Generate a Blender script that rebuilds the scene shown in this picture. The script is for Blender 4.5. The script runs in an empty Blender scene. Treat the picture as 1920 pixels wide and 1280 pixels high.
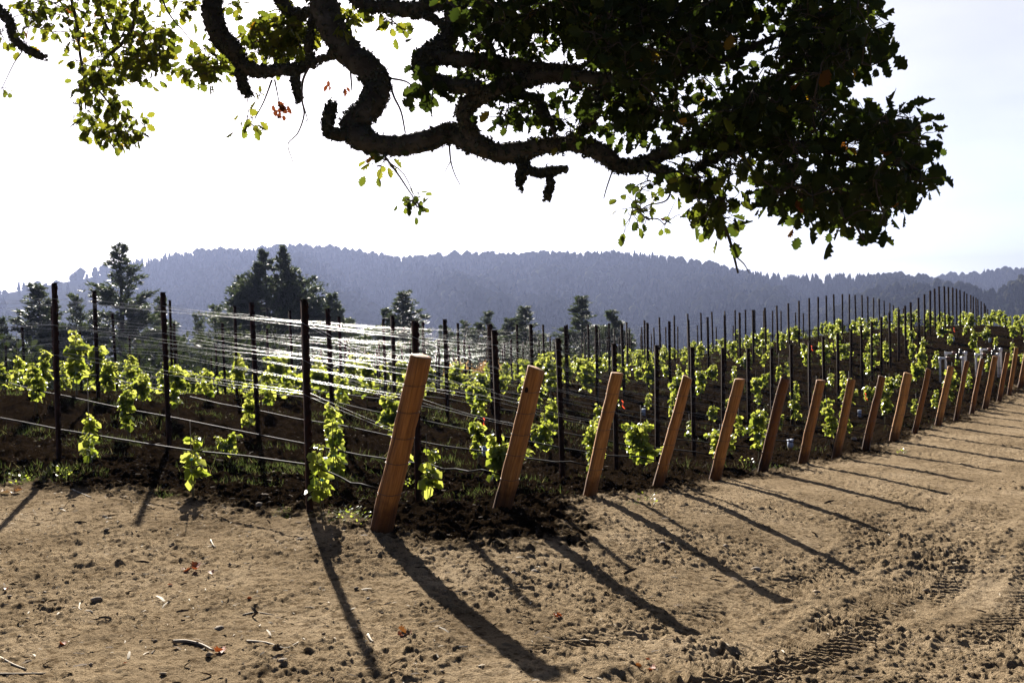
import bpy, math, random
import numpy as np
from mathutils import Matrix, Vector

S = bpy.context.scene
COL = S.collection
rng = np.random.default_rng(7)
random.seed(7)

# ------------------------------------------------------------------ camera, world, sun, exposure
F = 1867.0                    # focal length in pixels of a 1920 px wide frame (35 mm lens)
HZ = 575.0                    # row of the level horizon at the middle of the frame
ROLL = math.radians(1.5)
PITCH = math.atan((640 - HZ) / F)
CAM = np.array([0.0, 0.0, 1.85])
FWD = np.array([0, math.cos(PITCH), -math.sin(PITCH)])
_up0 = np.array([0, math.sin(PITCH), math.cos(PITCH)])
_r0 = np.array([1.0, 0, 0])
RGT = math.cos(ROLL) * _r0 - math.sin(ROLL) * _up0
UPV = math.sin(ROLL) * _r0 + math.cos(ROLL) * _up0

cam_d = bpy.data.cameras.new("camera")
cam_d.lens = 35.0
cam_d.sensor_width = 36.0
cam_d.clip_start = 0.05
cam_d.clip_end = 20000
cam = bpy.data.objects.new("camera", cam_d)
COL.objects.link(cam)
M = Matrix.Identity(4)
for i in range(3):
    M[i][0] = RGT[i]; M[i][1] = UPV[i]; M[i][2] = -FWD[i]; M[i][3] = CAM[i]
cam.matrix_world = M
S.camera = cam

SUN_DIR = np.array([-0.2468, 0.8763, 0.4137])     # towards the sun, read from the post shadows
SUN_EL = math.asin(SUN_DIR[2])
SUN_AZ = math.atan2(SUN_DIR[0], SUN_DIR[1])        # from +Y towards +X
sun_d = bpy.data.lights.new("sun", 'SUN')
sun_d.energy = 5.0
sun_d.angle = math.radians(0.53)
sun_d.color = (1.0, 0.93, 0.82)
sun = bpy.data.objects.new("sun", sun_d)
sun.rotation_euler = Vector(SUN_DIR).to_track_quat('Z', 'Y').to_euler()
sun.location = (0, 0, 60)
COL.objects.link(sun)

W = bpy.data.worlds.new("World")
S.world = W
W.use_nodes = True
wn = W.node_tree.nodes
bg = wn["Background"]
sky = wn.new("ShaderNodeTexSky")
sky.sky_type = 'NISHITA'
sky.sun_disc = False
sky.sun_elevation = SUN_EL
sky.sun_rotation = SUN_AZ
sky.altitude = 300
sky.air_density = 0.22
sky.dust_density = 0.9
sky.ozone_density = 1.0
# thin cirrus bank in the right half of the sky, added to the clear sky by direction
wl = W.node_tree.links
tcw = wn.new("ShaderNodeTexCoord")
vd = wn.new("ShaderNodeVectorMath"); vd.operation = 'DOT_PRODUCT'
wl.new(tcw.outputs["Generated"], vd.inputs[0]); vd.inputs[1].default_value = (0.47, 0.80, 0.36)
mr = wn.new("ShaderNodeMapRange"); mr.interpolation_type = 'SMOOTHSTEP'
mr.inputs[1].default_value = 0.72; mr.inputs[2].default_value = 1.0
wl.new(vd.outputs["Value"], mr.inputs[0])
mpw = wn.new("ShaderNodeMapping"); mpw.inputs["Scale"].default_value = (2.2, 2.2, 9.0)
mpw.inputs["Rotation"].default_value = (0, .12, 0)
wl.new(tcw.outputs["Generated"], mpw.inputs["Vector"])
cn = wn.new("ShaderNodeTexNoise"); cn.inputs["Scale"].default_value = 2.6; cn.inputs["Detail"].default_value = 6
wl.new(mpw.outputs[0], cn.inputs["Vector"])
cr = wn.new("ShaderNodeMapRange"); cr.inputs[1].default_value = .35; cr.inputs[2].default_value = .75
cr.inputs[3].default_value = .86; cr.inputs[4].default_value = 1.12
wl.new(cn.outputs["Fac"], cr.inputs[0])
mm = wn.new("ShaderNodeMath"); mm.operation = 'MULTIPLY'; wl.new(mr.outputs[0], mm.inputs[0]); wl.new(cr.outputs[0], mm.inputs[1])
cc = wn.new("ShaderNodeMix"); cc.data_type = 'RGBA'; cc.blend_type = 'ADD'; cc.clamp_factor = False
wl.new(mm.outputs[0], cc.inputs[0]); wl.new(sky.outputs[0], cc.inputs[6]); cc.inputs[7].default_value = (2.75, 2.55, 1.95, 1)
wl.new(cc.outputs[2], bg.inputs[0])
bg.inputs[1].default_value = 0.05

S.view_settings.view_transform = 'Standard'
S.view_settings.look = 'None'
S.view_settings.exposure = 2.0
S.view_settings.gamma = 1.0
S.cycles.use_denoising = True
S.cycles.max_bounces = 8
S.cycles.diffuse_bounces = 3
S.cycles.transmission_bounces = 4
S.cycles.transparent_max_bounces = 8
S.cycles.volume_bounces = 0
S.cycles.sample_clamp_indirect = 6.0

# ------------------------------------------------------------------ picture <-> place helpers
def ray(x, y):
    return ((x - 960) / F) * RGT + ((640 - y) / F) * UPV + FWD

def at(x, y, d):
    """The point seen at pixel (x, y), d metres ahead of the camera."""
    return CAM + ray(x, y) * d

def proj(P):
    q = np.asarray(P, float) - CAM
    w = q @ FWD
    return 960 + F * (q @ RGT) / w, 640 - F * (q @ UPV) / w, w

# ------------------------------------------------------------------ noise
_perm = np.random.default_rng(3).permutation(256)
_perm = np.concatenate([_perm, _perm])
_val = np.random.default_rng(4).random(256)

def vnoise(x, y, seed=0):
    x = np.asarray(x, float) + seed * 17.31
    y = np.asarray(y, float) + seed * 9.77
    ix = np.floor(x).astype(np.int64); iy = np.floor(y).astype(np.int64)
    fx = x - ix; fy = y - iy
    fx = fx * fx * fx * (fx * (fx * 6 - 15) + 10); fy = fy * fy * fy * (fy * (fy * 6 - 15) + 10)
    ix &= 255; iy &= 255
    ix1 = (ix + 1) & 255; iy1 = (iy + 1) & 255
    a = _val[_perm[ix + _perm[iy]]]; b = _val[_perm[ix1 + _perm[iy]]]
    c = _val[_perm[ix + _perm[iy1]]]; d = _val[_perm[ix1 + _perm[iy1]]]
    return (a * (1 - fx) + b * fx) * (1 - fy) + (c * (1 - fx) + d * fx) * fy

def fbm(x, y, seed=0, octv=4, gain=0.5):
    s = 0; a = 1; t = 0
    c, sn = 0.8, 0.6
    for o in range(octv):
        s = s + a * vnoise(x, y, seed + o); t += a; a *= gain
        x, y = (x * c - y * sn) * 2.03, (x * sn + y * c) * 2.03
    return s / t

def sstep(a, b, x):
    t = np.clip((x - a) / (b - a), 0, 1)
    return t * t * (3 - 2 * t)

# ------------------------------------------------------------------ the lie of the vineyard
P0 = np.array([-1.9487, 9.33])          # first steel stake of the first row
RV = np.array([0.87817, 1.50692])       # step from one row to the next
CV = np.array([-3.76873, 3.05227])      # step from one stake to the next along a row
CLEN = float(np.hypot(*CV))
OUT = -CV / CLEN                        # along a row, towards the road

def spot(r, q):
    """Row r (1 = first), q metres along the row towards the road from its first stake."""
    return P0 + RV * (r - 1) + OUT * q

def rowframe(x, y):
    dx = np.asarray(x, float) - P0[0]; dy = np.asarray(y, float) - P0[1]
    den = RV[0] * OUT[1] - RV[1] * OUT[0]
    return (dx * OUT[1] - dy * OUT[0]) / den + 1, (RV[0] * dy - RV[1] * dx) / den

def s_end(r):                            # where the wooden end post of a row stands
    return 0.97 + 0.205 * (r - 1)

Z0 = [(1,-1.87),(2,-2.13),(3,-2.29),(4,-2.44),(5,-2.58),(6,-2.71),(8,-2.95),(9,-3.04),(10,-3.1),(12,-3.1),(14,-3.02),(16,-2.89),(18,-2.69),(20,-2.49),(22,-2.23),(24,-1.94),(25,-1.79),(26,-1.67),(27,-1.59),(28,-1.55),(29,-1.57),(30,-1.62),(32,-1.73),(34,-1.92),(36,-2.09),(38,-2.31),(40,-2.63),(42,-2.97)]
Z1 = [(1,-1.78),(2,-1.86),(3,-1.92),(4,-1.97),(5,-2.11),(6,-2.23),(8,-2.42),(10,-2.54),(12,-2.57),(14,-2.56),(16,-2.49),(18,-2.36),(20,-2.26),(22,-2.07),(24,-1.9),(26,-1.81),(28,-1.84),(30,-1.86),(32,-2.02),(34,-2.24),(36,-2.58)]
Z2 = [(3,-1.48),(4,-1.68),(5,-1.84),(6,-1.97),(7,-2.13),(8,-2.26),(10,-2.43),(12,-2.57),(15,-2.72),(18,-2.69),(20,-2.59),(22,-2.51),(24,-2.49),(26,-2.49),(28,-2.58)]
Z3 = [(5,-1.9),(6,-2.21),(7,-2.26),(11,-3.11),(13,-3.1),(14,-3.22),(16,-3.34),(18,-3.39),(25,-3.34),(27,-3.39),(29,-3.43),(31,-3.64)]
Z4 = [(3,-1.85),(5,-2.2),(8,-2.8),(12,-3.42),(18,-3.75),(23,-3.85),(31,-4.05)]
Z6 = [(3,-3.0),(8,-3.9),(15,-4.7),(25,-5.3),(35,-5.6)]
Z9 = [(1,-6.0),(10,-7.2),(20,-8.0),(30,-8.6),(45,-9.0)]
ctrl = []
for k, zz in ((0, Z0), (1, Z1), (2, Z2), (3, Z3), (4, Z4), (6, Z6), (9, Z9)):
    for r, z in zz:
        p = P0 + RV * (r - 1) + CV * k
        ctrl.append((p[0], p[1], z))
for r, k, z in ((46, 0, -4.1), (46, 2, -4.9), (54, 0, -7.0), (54, 3, -8.0), (46, -2, -3.6), (54, -3, -6.5), (-3, 2, -1.6), (-3, 5, -2.2), (-3, 0, -1.8), (-4, 8, -5)):
    p = P0 + RV * (r - 1) + CV * k
    ctrl.append((p[0], p[1], z))
for x, y, z in [(-1.2,8.72,-1.94),(-.15,10.09,-2.06),(.85,11.5,-2.22),(1.84,12.91,-2.41),(2.87,14.3,-2.58),(3.91,15.67,-2.72),(4.95,17.05,-2.84),(5.97,18.45,-2.97),(7,19.82,-3.04),(8.08,21.17,-3.09),(10.2,23.89,-3.13),(12.29,26.64,-3.22),(14.37,29.39,-3.19),
                (.14,5.14,-1.94),(1.19,6.35,-2.20),(2.2,7.65,-2.42),(3.2,9.12,-2.58),(0,0,-1.85),(-3,3,-1.86),(-6,5,-1.82),(-4,7,-1.92),(-3.17,9.47,-1.91),(-2.93,8.7,-1.95),(-4.8,10.6,-1.88),(-2.2,8.5,-1.95),(-6.1,11.6,-1.84),(-8,9,-1.82),(-5,-3,-1.7),(3,2,-2.05),(6,8,-2.62),(9,12,-2.9),(12,16,-3.1),(6,0,-2.3),(0,-6,-1.9),(18,24,-3.3),(24,34,-3.05),(15,8,-2.9),(28,25,-3.1),(34,48,-2.6),(30,42,-2.35)]:
    ctrl.append((x, y, z))
for q_c, z in ((-2.0, -1.91), (-4.0, -1.84), (-6.2, -1.76), (-8.5, -1.68)):
    p = spot(1, q_c); ctrl.append((p[0], p[1], z))
ctrl = np.array(ctrl)
_cs = 20.0

def _phi(r2):
    return 0.5 * r2 * np.log(np.maximum(r2, 1e-12))

_X = ctrl[:, :2] / _cs
_n = len(_X)
_A = np.zeros((_n + 3, _n + 3))
_A[:_n, :_n] = _phi(((_X[:, None] - _X[None]) ** 2).sum(-1)) + np.eye(_n) * 0.0006
_A[:_n, _n] = 1; _A[:_n, _n + 1:] = _X
_A[_n:, :_n] = _A[:_n, _n:].T
_wt = np.linalg.solve(_A, np.concatenate([ctrl[:, 2], np.zeros(3)]))

def base_h(x, y):
    """Ground level before clods and tracks."""
    x = np.asarray(x, float); y = np.asarray(y, float)
    sh = np.broadcast(x, y).shape
    q = np.stack([np.broadcast_to(x, sh).ravel(), np.broadcast_to(y, sh).ravel()], 1)
    out = np.empty(len(q))
    for a in range(0, len(q), 60000):
        b = q[a:a + 60000] / _cs
        r2 = ((b[:, None] - _X[None]) ** 2).sum(-1)
        out[a:a + 60000] = _phi(r2) @ _wt[:_n] + _wt[_n] + b @ _wt[_n + 1:]
    dist = np.hypot(q[:, 0] - 8, q[:, 1] - 28)
    ahead = sstep(-20, 40, q[:, 1])
    far = -9.5 - 0.16 * np.clip(dist - 60, 0, 330) - 0.01 * np.clip(dist - 390, 0, 1e9) * (dist < 1500) - 0.01 * 1110 * (dist >= 1500)
    far = ahead * far + (1 - ahead) * -2.2 + 1.5 * (fbm(q[:, 0] / 40, q[:, 1] / 40, 5, 3) - .5) * sstep(60, 120, dist)
    w = sstep(48, 82, dist)
    return (out * (1 - w) + far * w + 1.85).reshape(sh)

def gz(x, y):
    return float(base_h(np.array([x]), np.array([y]))[0])

def hit(px, py):
    """Where the line of sight through a pixel meets the ground."""
    d = ray(px, py)
    ts = np.concatenate([np.arange(2, 40, .05), np.arange(40, 150, .3)])
    P = CAM + ts[:, None] * d
    dz = P[:, 2] - base_h(P[:, 0], P[:, 1])
    i = int(np.argmax(dz < 0))
    return P[i] if i else P[-1]

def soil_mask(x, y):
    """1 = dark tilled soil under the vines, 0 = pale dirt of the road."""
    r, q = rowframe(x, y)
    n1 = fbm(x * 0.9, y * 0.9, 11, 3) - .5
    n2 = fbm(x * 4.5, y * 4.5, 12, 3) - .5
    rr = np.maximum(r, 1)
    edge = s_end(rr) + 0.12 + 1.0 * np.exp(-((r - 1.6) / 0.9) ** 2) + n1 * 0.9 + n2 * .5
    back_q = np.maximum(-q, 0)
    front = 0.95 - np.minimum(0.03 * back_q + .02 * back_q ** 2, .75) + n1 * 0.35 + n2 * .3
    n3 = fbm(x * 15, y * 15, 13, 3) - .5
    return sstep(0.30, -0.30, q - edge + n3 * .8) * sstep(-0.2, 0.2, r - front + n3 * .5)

U_T = np.array([0.58, 0.815]); V_T = np.array([0.815, -0.58])

def detail(x, y):
    """Clods, crumbs, ruts and tyre treads (metres)."""
    m = soil_mask(x, y)
    d = np.hypot(x, y)
    b1 = np.abs(fbm(x * 2.4, y * 2.4, 21, 2) - .5) * 2
    b2 = np.abs(fbm(x * 6.5, y * 6.5, 24, 2) - .5) * 2
    wx = x + .05 * (vnoise(x * 9, y * 9, 36) - .5) + .03 * (vnoise(x * 26, y * 26, 37) - .5); wy = y + .05 * (vnoise(x * 9, y * 9, 38) - .5) + .03 * (vnoise(x * 26, y * 26, 39) - .5)
    c1 = np.clip(fbm(wx * 9, wy * 9, 31, 3) - .52, 0, 1)
    c2 = np.clip(fbm(wx * 21, wy * 21, 33, 2) - .55, 0, 1)
    c3 = np.clip(vnoise(wx * 44, wy * 44, 35) - .6, 0, 1)
    soil = 0.075 * b1 + 0.060 * b2 + 0.13 * c1 + 0.08 * c2 + .045 * c3 - 0.05
    rough = sstep(.38, .66, fbm(x * .8, y * .8, 41, 3))
    sand = 0.020 * (fbm(x * 1.6, y * 1.6, 43, 2) - .5) + 0.012 * (b2 - .4) + (0.006 + .040 * rough) * c1 + (0.014 + .034 * rough) * c2 + (.016 + .024 * rough) * c3
    u = x * U_T[0] + y * U_T[1]; v = x * V_T[0] + y * V_T[1]
    vw = v + 0.10 * np.sin(u * .55) + .05 * np.sin(u * 1.7 + 1)
    for v0, wd, amp, lam, sl, u0, u1 in ((-3.05, .21, .030, .100, .75, 3, 17), (-2.25, .26, .046, .105, -.75, 3.5, 15), (-4.2, .18, .012, .095, .7, 4, 15), (-1.35, .26, .036, .105, .75, 4, 20), (-0.3, .24, .02, .105, -.7, 5, 24)):
        t = (vw - v0) / wd
        msk = np.exp(-t ** 4) * sstep(u0, u0 + 1, u) * sstep(u1, u1 - 3, u) * (1 - m)
        patch = sstep(.32, .62, fbm(u * .9, v * 1.6, 51 + int(v0 * 10) % 7, 2))
        ph = np.sin(2 * np.pi * (u + sl * np.abs(vw - v0) + .03 * np.sin(7 * u)) / lam)
        sand = sand + msk * (-0.25 * amp + patch * amp * np.clip(ph * 1.4, -1, .8) * .55) + .5 * amp * np.exp(-((np.abs(t) - 1.25) / .22) ** 2) * (1 - m) * sstep(u0, u0 + 1, u) * sstep(u1, u1 - 3, u) * (.3 + .7 * b1)
    mud = sstep(.5, .7, fbm(x * .5 + 3, y * .5, 61, 2)) * sstep(-3.6, -2.4, v) * sstep(3, 5, u)
    sand = sand + mud * (.05 * b1 + .045 * c1 + .03 * c2)
    z = soil * m + sand * (1 - m)
    return z * sstep(70, 30, d)

# ------------------------------------------------------------------ mesh helpers
class MB:
    """Collects vertices and faces as arrays; build() links them as ONE mesh object."""
    def __init__(s):
        s.v = []; s.l = []; s.c = []; s.n = 0; s.t = []
    def add(s, verts, faces, tint=0.5):
        verts = np.asarray(verts, float).reshape(-1, 3)
        for f in faces if isinstance(faces, list) else [faces]:
            f = np.asarray(f, np.int64)
            if f.ndim == 1:
                f = f[None]
            s.l.append((f + s.n).ravel()); s.c.append(np.full(len(f), f.shape[1]))
        s.v.append(verts); s.n += len(verts)
        s.t.append(np.broadcast_to(np.asarray(tint, float), (len(verts),)))
        return s
    def merge(s, o, mat=None):
        v = np.concatenate(o.v)
        if mat is not None:
            v = v @ mat[:3, :3].T + mat[:3, 3]
        s.l += [a + s.n for a in o.l]; s.c += o.c; s.v.append(v); s.t.append(np.concatenate(o.t)); s.n += len(v)
    def mesh(s, name, mat, smooth=False):
        v = np.concatenate(s.v); l = np.concatenate(s.l); c = np.concatenate(s.c)
        me = bpy.data.meshes.new(name)
        me.vertices.add(len(v)); me.vertices.foreach_set("co", v.ravel().astype(np.float32))
        me.loops.add(len(l)); me.loops.foreach_set("vertex_index", l.astype(np.int32))
        me.polygons.add(len(c))
        st = np.concatenate([[0], np.cumsum(c)[:-1]]).astype(np.int32)
        me.polygons.foreach_set("loop_start", st)
        if smooth:
            me.polygons.foreach_set("use_smooth", np.ones(len(c), bool))
        a = me.attributes.new("tint", 'FLOAT', 'POINT')
        a.data.foreach_set("value", np.concatenate(s.t).astype(np.float32))
        if mat is not None:
            me.materials.append(mat)
        me.update(calc_edges=True)
        return me
    def build(s, name, mat, parent=None, smooth=False):
        o = bpy.data.objects.new(name, s.mesh(name, mat, smooth))
        COL.objects.link(o)
        if parent is not None:
            o.parent = parent
        return o

def tag(o, label=None, cat=None, group=None, kind=None):
    if label: o["label"] = label
    if cat: o["category"] = cat
    if group: o["group"] = group
    if kind: o["kind"] = kind
    return o

def empty(name, loc, rz=0.0):
    o = bpy.data.objects.new(name, None)
    o.empty_display_size = .2
    o.location = tuple(map(float, loc)); o.rotation_euler = (0, 0, rz)
    COL.objects.link(o)
    return o

def copy_tree(o, parent=None):
    c = o.copy(); COL.objects.link(c)
    if parent is not None:
        c.parent = parent
    for ch in list(o.children):
        copy_tree(ch, c)
    return c

def tube(pts, rad, sides=6, rough=0.0, caps=True, rg=None):
    """A tapering tube along a polyline."""
    pts = np.asarray(pts, float); n = len(pts)
    rad = np.broadcast_to(np.asarray(rad, float), (n,))
    T = np.gradient(pts, axis=0)
    T /= np.linalg.norm(T, axis=1)[:, None] + 1e-12
    a = np.array([0, 0, 1.0]) if abs(T[0][2]) < .9 else np.array([1.0, 0, 0])
    N = np.cross(T[0], a); N /= np.linalg.norm(N)
    Vs = []
    ang = np.arange(sides) * 2 * math.pi / sides
    for i in range(n):
        N = N - T[i] * (N @ T[i]); N /= np.linalg.norm(N) + 1e-12
        B = np.cross(T[i], N)
        rr = rad[i] * (1 + (rough * (rg.random(sides) - .5) * 2 if rough else 0))
        Vs.append(pts[i] + (np.cos(ang) * rr)[:, None] * N + (np.sin(ang) * rr)[:, None] * B)
    V = np.concatenate(Vs)
    i = np.arange(n - 1)[:, None] * sides; j = np.arange(sides)[None]
    a0 = (i + j).ravel(); a1 = (i + (j + 1) % sides).ravel()
    fs = [np.stack([a0, a1, a1 + sides, a0 + sides], 1)]
    if caps:
        fs.append(np.arange(sides)[::-1]); fs.append(np.arange(sides) + (n - 1) * sides)
    return V, fs

def smooth_path(pts, k=6):
    """Catmull-Rom through points (any number of columns)."""
    p = np.asarray(pts, float)
    p = np.concatenate([2 * p[:1] - p[1:2], p, 2 * p[-1:] - p[-2:-1]])
    out = []
    for i in range(1, len(p) - 2):
        t = np.linspace(0, 1, k, endpoint=False)[:, None]
        a, b, c, d = p[i - 1], p[i], p[i + 1], p[i + 2]
        out.append(.5 * ((2 * b) + (c - a) * t + (2 * a - 5 * b + 4 * c - d) * t ** 2 + (3 * b - a - 3 * c + d) * t ** 3))
    out.append(p[-2:-1])
    return np.concatenate(out)

def box(c, s, M3=None):
    v = np.array([[x, y, z] for x in (-.5, .5) for y in (-.5, .5) for z in (-.5, .5)]) * np.asarray(s)
    if M3 is not None:
        v = v @ np.asarray(M3).T
    f = np.array([[0, 1, 3, 2], [4, 6, 7, 5], [0, 4, 5, 1], [2, 3, 7, 6], [0, 2, 6, 4], [1, 5, 7, 3]])
    return v + np.asarray(c), f

# ------------------------------------------------------------------ materials
def mat_new(name):
    m = bpy.data.materials.new(name); m.use_nodes = True
    return m, m.node_tree.nodes, m.node_tree.links

def ramp(nodes, stops, interp='LINEAR'):
    r = nodes.new("ShaderNodeValToRGB")
    r.color_ramp.interpolation = interp
    e = r.color_ramp.elements
    e[0].position, e[0].color = stops[0][0], (*stops[0][1], 1)
    e[1].position, e[1].color = stops[-1][0], (*stops[-1][1], 1)
    for p, c in stops[1:-1]:
        x = e.new(p); x.color = (*c, 1)
    return r

def noise(nodes, links, scale, detail=4, rough=.55, vec=None, dim='3D'):
    n = nodes.new("ShaderNodeTexNoise")
    n.inputs["Scale"].default_value = scale
    n.inputs["Detail"].default_value = detail
    n.inputs["Roughness"].default_value = rough
    if vec is not None:
        links.new(vec, n.inputs["Vector"])
    return n

def obj_coord(nodes):
    return nodes.new("ShaderNodeTexCoord").outputs["Object"]

def mix_col(nodes, links, fac, a, b, mode='MIX'):
    m = nodes.new("ShaderNodeMix"); m.data_type = 'RGBA'; m.blend_type = mode
    for sock, v in ((m.inputs[0], fac), (m.inputs[6], a), (m.inputs[7], b)):
        if hasattr(v, "links"):
            links.new(v, sock)
        else:
            sock.default_value = v if isinstance(v, (int, float)) else (*v, 1)
    return m.outputs[2]

def leaf_material(name, top, through, spec=.35, rough=.45, mixf=.5):
    m, n, l = mat_new(name)
    b = n["Principled BSDF"]
    a = n.new("ShaderNodeAttribute"); a.attribute_name = "tint"
    r1 = ramp(n, top); r2 = ramp(n, through)
    l.new(a.outputs["Fac"], r1.inputs[0]); l.new(a.outputs["Fac"], r2.inputs[0])
    l.new(r1.outputs[0], b.inputs["Base Color"])
    b.inputs["Roughness"].default_value = rough
    b.inputs["Specular IOR Level"].default_value = spec
    t = n.new("ShaderNodeBsdfTranslucent"); l.new(r2.outputs[0], t.inputs[0])
    x = n.new("ShaderNodeMixShader"); x.inputs[0].default_value = mixf
    l.new(b.outputs[0], x.inputs[1]); l.new(t.outputs[0], x.inputs[2])
    l.new(x.outputs[0], n["Material Output"].inputs[0])
    return m

M_VINE = leaf_material("vine_leaf", [(0, (.030, .058, .012)), (.5, (.05, .09, .018)), (1, (.09, .13, .03))], [(0, (.12, .175, .014)), (.5, (.29, .345, .034)), (1, (.52, .53, .10))], .5, .33, .48)
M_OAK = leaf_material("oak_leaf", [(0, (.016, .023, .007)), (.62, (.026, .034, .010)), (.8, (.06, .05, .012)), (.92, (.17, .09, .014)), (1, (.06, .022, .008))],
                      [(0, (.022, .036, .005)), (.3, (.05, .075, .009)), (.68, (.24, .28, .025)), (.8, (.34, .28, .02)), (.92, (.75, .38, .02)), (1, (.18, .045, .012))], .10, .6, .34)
M_NEEDLE = leaf_material("pine_needle", [(0, (.018, .028, .014)), (1, (.038, .052, .025))], [(0, (.05, .07, .025)), (1, (.11, .14, .055))], .2, .5, .28)
M_SHRUB = leaf_material("shrub_leaf", [(0, (.014, .021, .008)), (1, (.032, .042, .016))], [(0, (.03, .045, .01)), (1, (.07, .09, .025))], .1, .7, .15)
M_DRY = leaf_material("dry_leaf", [(0, (.16, .09, .035)), (1, (.30, .19, .08))], [(0, (.25, .13, .04)), (1, (.40, .25, .10))], .1, .7, .35)
M_GRASS = leaf_material("grass_blade", [(0, (.03, .048, .013)), (.6, (.055, .07, .022)), (1, (.17, .135, .065))], [(0, (.06, .095, .018)), (.6, (.11, .14, .035)), (1, (.25, .20, .09))], .3, .5, .4)
M_FALLEN = leaf_material("fallen_leaf", [(0, (.16, .045, .018)), (.5, (.22, .085, .028)), (1, (.30, .22, .13))], [(0, (.42, .09, .02)), (.5, (.46, .18, .04)), (1, (.36, .27, .15))], .2, .6, .14)

def simple(name, col, rough=.6, metal=0.0, var=0.0, scale=20, spec=.5, bump=0.0, col2=None):
    m, n, l = mat_new(name)
    b = n["Principled BSDF"]
    b.inputs["Roughness"].default_value = rough
    b.inputs["Metallic"].default_value = metal
    b.inputs["Specular IOR Level"].default_value = spec
    if col2 is not None or bump:
        t = noise(n, l, scale, 5, .6, obj_coord(n))
        if col2 is not None:
            r = ramp(n, [(.35, col), (.65, col2)]); l.new(t.outputs["Fac"], r.inputs[0]); l.new(r.outputs[0], b.inputs["Base Color"])
        else:
            b.inputs["Base Color"].default_value = (*col, 1)
        if bump:
            bp = n.new("ShaderNodeBump"); bp.inputs["Strength"].default_value = bump; bp.inputs["Distance"].default_value = .02
            l.new(t.outputs["Fac"], bp.inputs["Height"]); l.new(bp.outputs[0], b.inputs["Normal"])
    else:
        b.inputs["Base Color"].default_value = (*col, 1)
    return m

M_STAKE = simple("rusty_steel", (.012, .007, .005), .85, .0, col2=(.030, .012, .007), scale=14, bump=.3, spec=.08)
M_WIRE = simple("galvanised_wire", (.42, .42, .41), .33, 1.0)
M_HOSE = simple("black_poly_hose", (.008, .008, .009), .62, 0, spec=.035)
M_TIEWIRE = simple("wrapped_wire", (.07, .05, .04), .55, .7)
M_STEM = simple("vine_stem", (.07, .055, .025), .8, col2=(.10, .09, .03), scale=40)
M_BAMBOO = simple("training_stake", (.10, .075, .05), .7, col2=(.06, .05, .04), scale=30)
M_TEAL = simple("teal_tie", (.10, .55, .48), .3)
M_CARTON = simple("carton_card", (.30, .36, .50), .6, col2=(.42, .46, .56), scale=9)
M_RIBBON = leaf_material("flag_ribbon", [(0, (.75, .06, .03)), (1, (.85, .10, .04))], [(0, (.9, .08, .03)), (1, (.95, .14, .05))], .4, .4, .4)
M_PVC = simple("white_plastic_pipe", (.74, .74, .74), .35)
M_VALVE = simple("black_valve", (.02, .02, .022), .4)
M_RUSTVALVE = simple("brown_valve", (.16, .06, .035), .5)
M_BARK = simple("oak_bark", (.030, .025, .019), .95, col2=(.066, .060, .047), scale=9, bump=1.0, spec=.15)
M_TWIG = simple("oak_twig", (.045, .036, .028), .9, col2=(.07, .06, .045), scale=30, spec=.15)
M_LICHEN = simple("lichen_moss", (.035, .040, .028), .95, col2=(.075, .080, .058), scale=25, spec=.1)
M_PINEBARK = simple("pine_bark", (.05, .040, .032), .95, col2=(.08, .065, .05), scale=6, spec=.1)
M_STONE = simple("field_stone", (.15, .12, .09), .95, col2=(.26, .215, .165), scale=18, bump=.4, spec=.2)
M_STRAW = simple("straw_chips", (.22, .175, .115), .8, col2=(.36, .31, .24), scale=3, spec=.3)
M_TWIGDRY = simple("dry_twig", (.12, .09, .06), .8, col2=(.26, .20, .13), scale=12)

# timber of the end posts: long grain, each post its own shade
m, n, l = mat_new("end_post_timber"); M_WOOD = m
b = n["Principled BSDF"]; b.inputs["Roughness"].default_value = .72; b.inputs["Specular IOR Level"].default_value = .25
mp = n.new("ShaderNodeMapping"); mp.inputs["Scale"].default_value = (1, 1, .045)
l.new(obj_coord(n), mp.inputs["Vector"])
g1 = noise(n, l, 60, 6, .65, mp.outputs[0]); g2 = noise(n, l, 9, 3, .5, mp.outputs[0])
oi = n.new("ShaderNodeAttribute"); oi.attribute_name = "tint"
c1 = ramp(n, [(.25, (.13, .048, .011)), (.5, (.36, .150, .034)), (.75, (.58, .27, .068))]); l.new(g1.outputs["Fac"], c1.inputs[0])
c2 = ramp(n, [(.3, (.58, .55, .52)), (.7, (1, 1, 1))]); l.new(g2.outputs["Fac"], c2.inputs[0])
c3 = ramp(n, [(0, (.42, .36, .32)), (.45, (.85, .82, .80)), (1, (1.25, 1.38, 1.55))]); l.new(oi.outputs["Fac"], c3.inputs[0])
o1 = mix_col(n, l, 1.0, c1.outputs[0], c2.outputs[0], 'MULTIPLY'); o2 = mix_col(n, l, 1.0, o1, c3.outputs[0], 'MULTIPLY')
sx = n.new("ShaderNodeSeparateXYZ"); l.new(obj_coord(n), sx.inputs[0])
st1 = noise(n, l, 11, 4, .6, obj_coord(n)); sa = n.new("ShaderNodeMath"); sa.operation = 'MULTIPLY_ADD'; l.new(st1.outputs["Fac"], sa.inputs[0]); sa.inputs[1].default_value = -.35; l.new(sx.outputs["Z"], sa.inputs[2])
sr = ramp(n, [(.0, (.34, .30, .27)), (.16, (1, 1, 1))]); l.new(sa.outputs[0], sr.inputs[0])
mp2 = n.new("ShaderNodeMapping"); mp2.inputs["Scale"].default_value = (1, 1, .02); l.new(obj_coord(n), mp2.inputs["Vector"])
ck = noise(n, l, 26, 2, .5, mp2.outputs[0]); ckr = ramp(n, [(.30, (.25, .22, .2)), (.37, (1, 1, 1))]); l.new(ck.outputs["Fac"], ckr.inputs[0])
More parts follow.
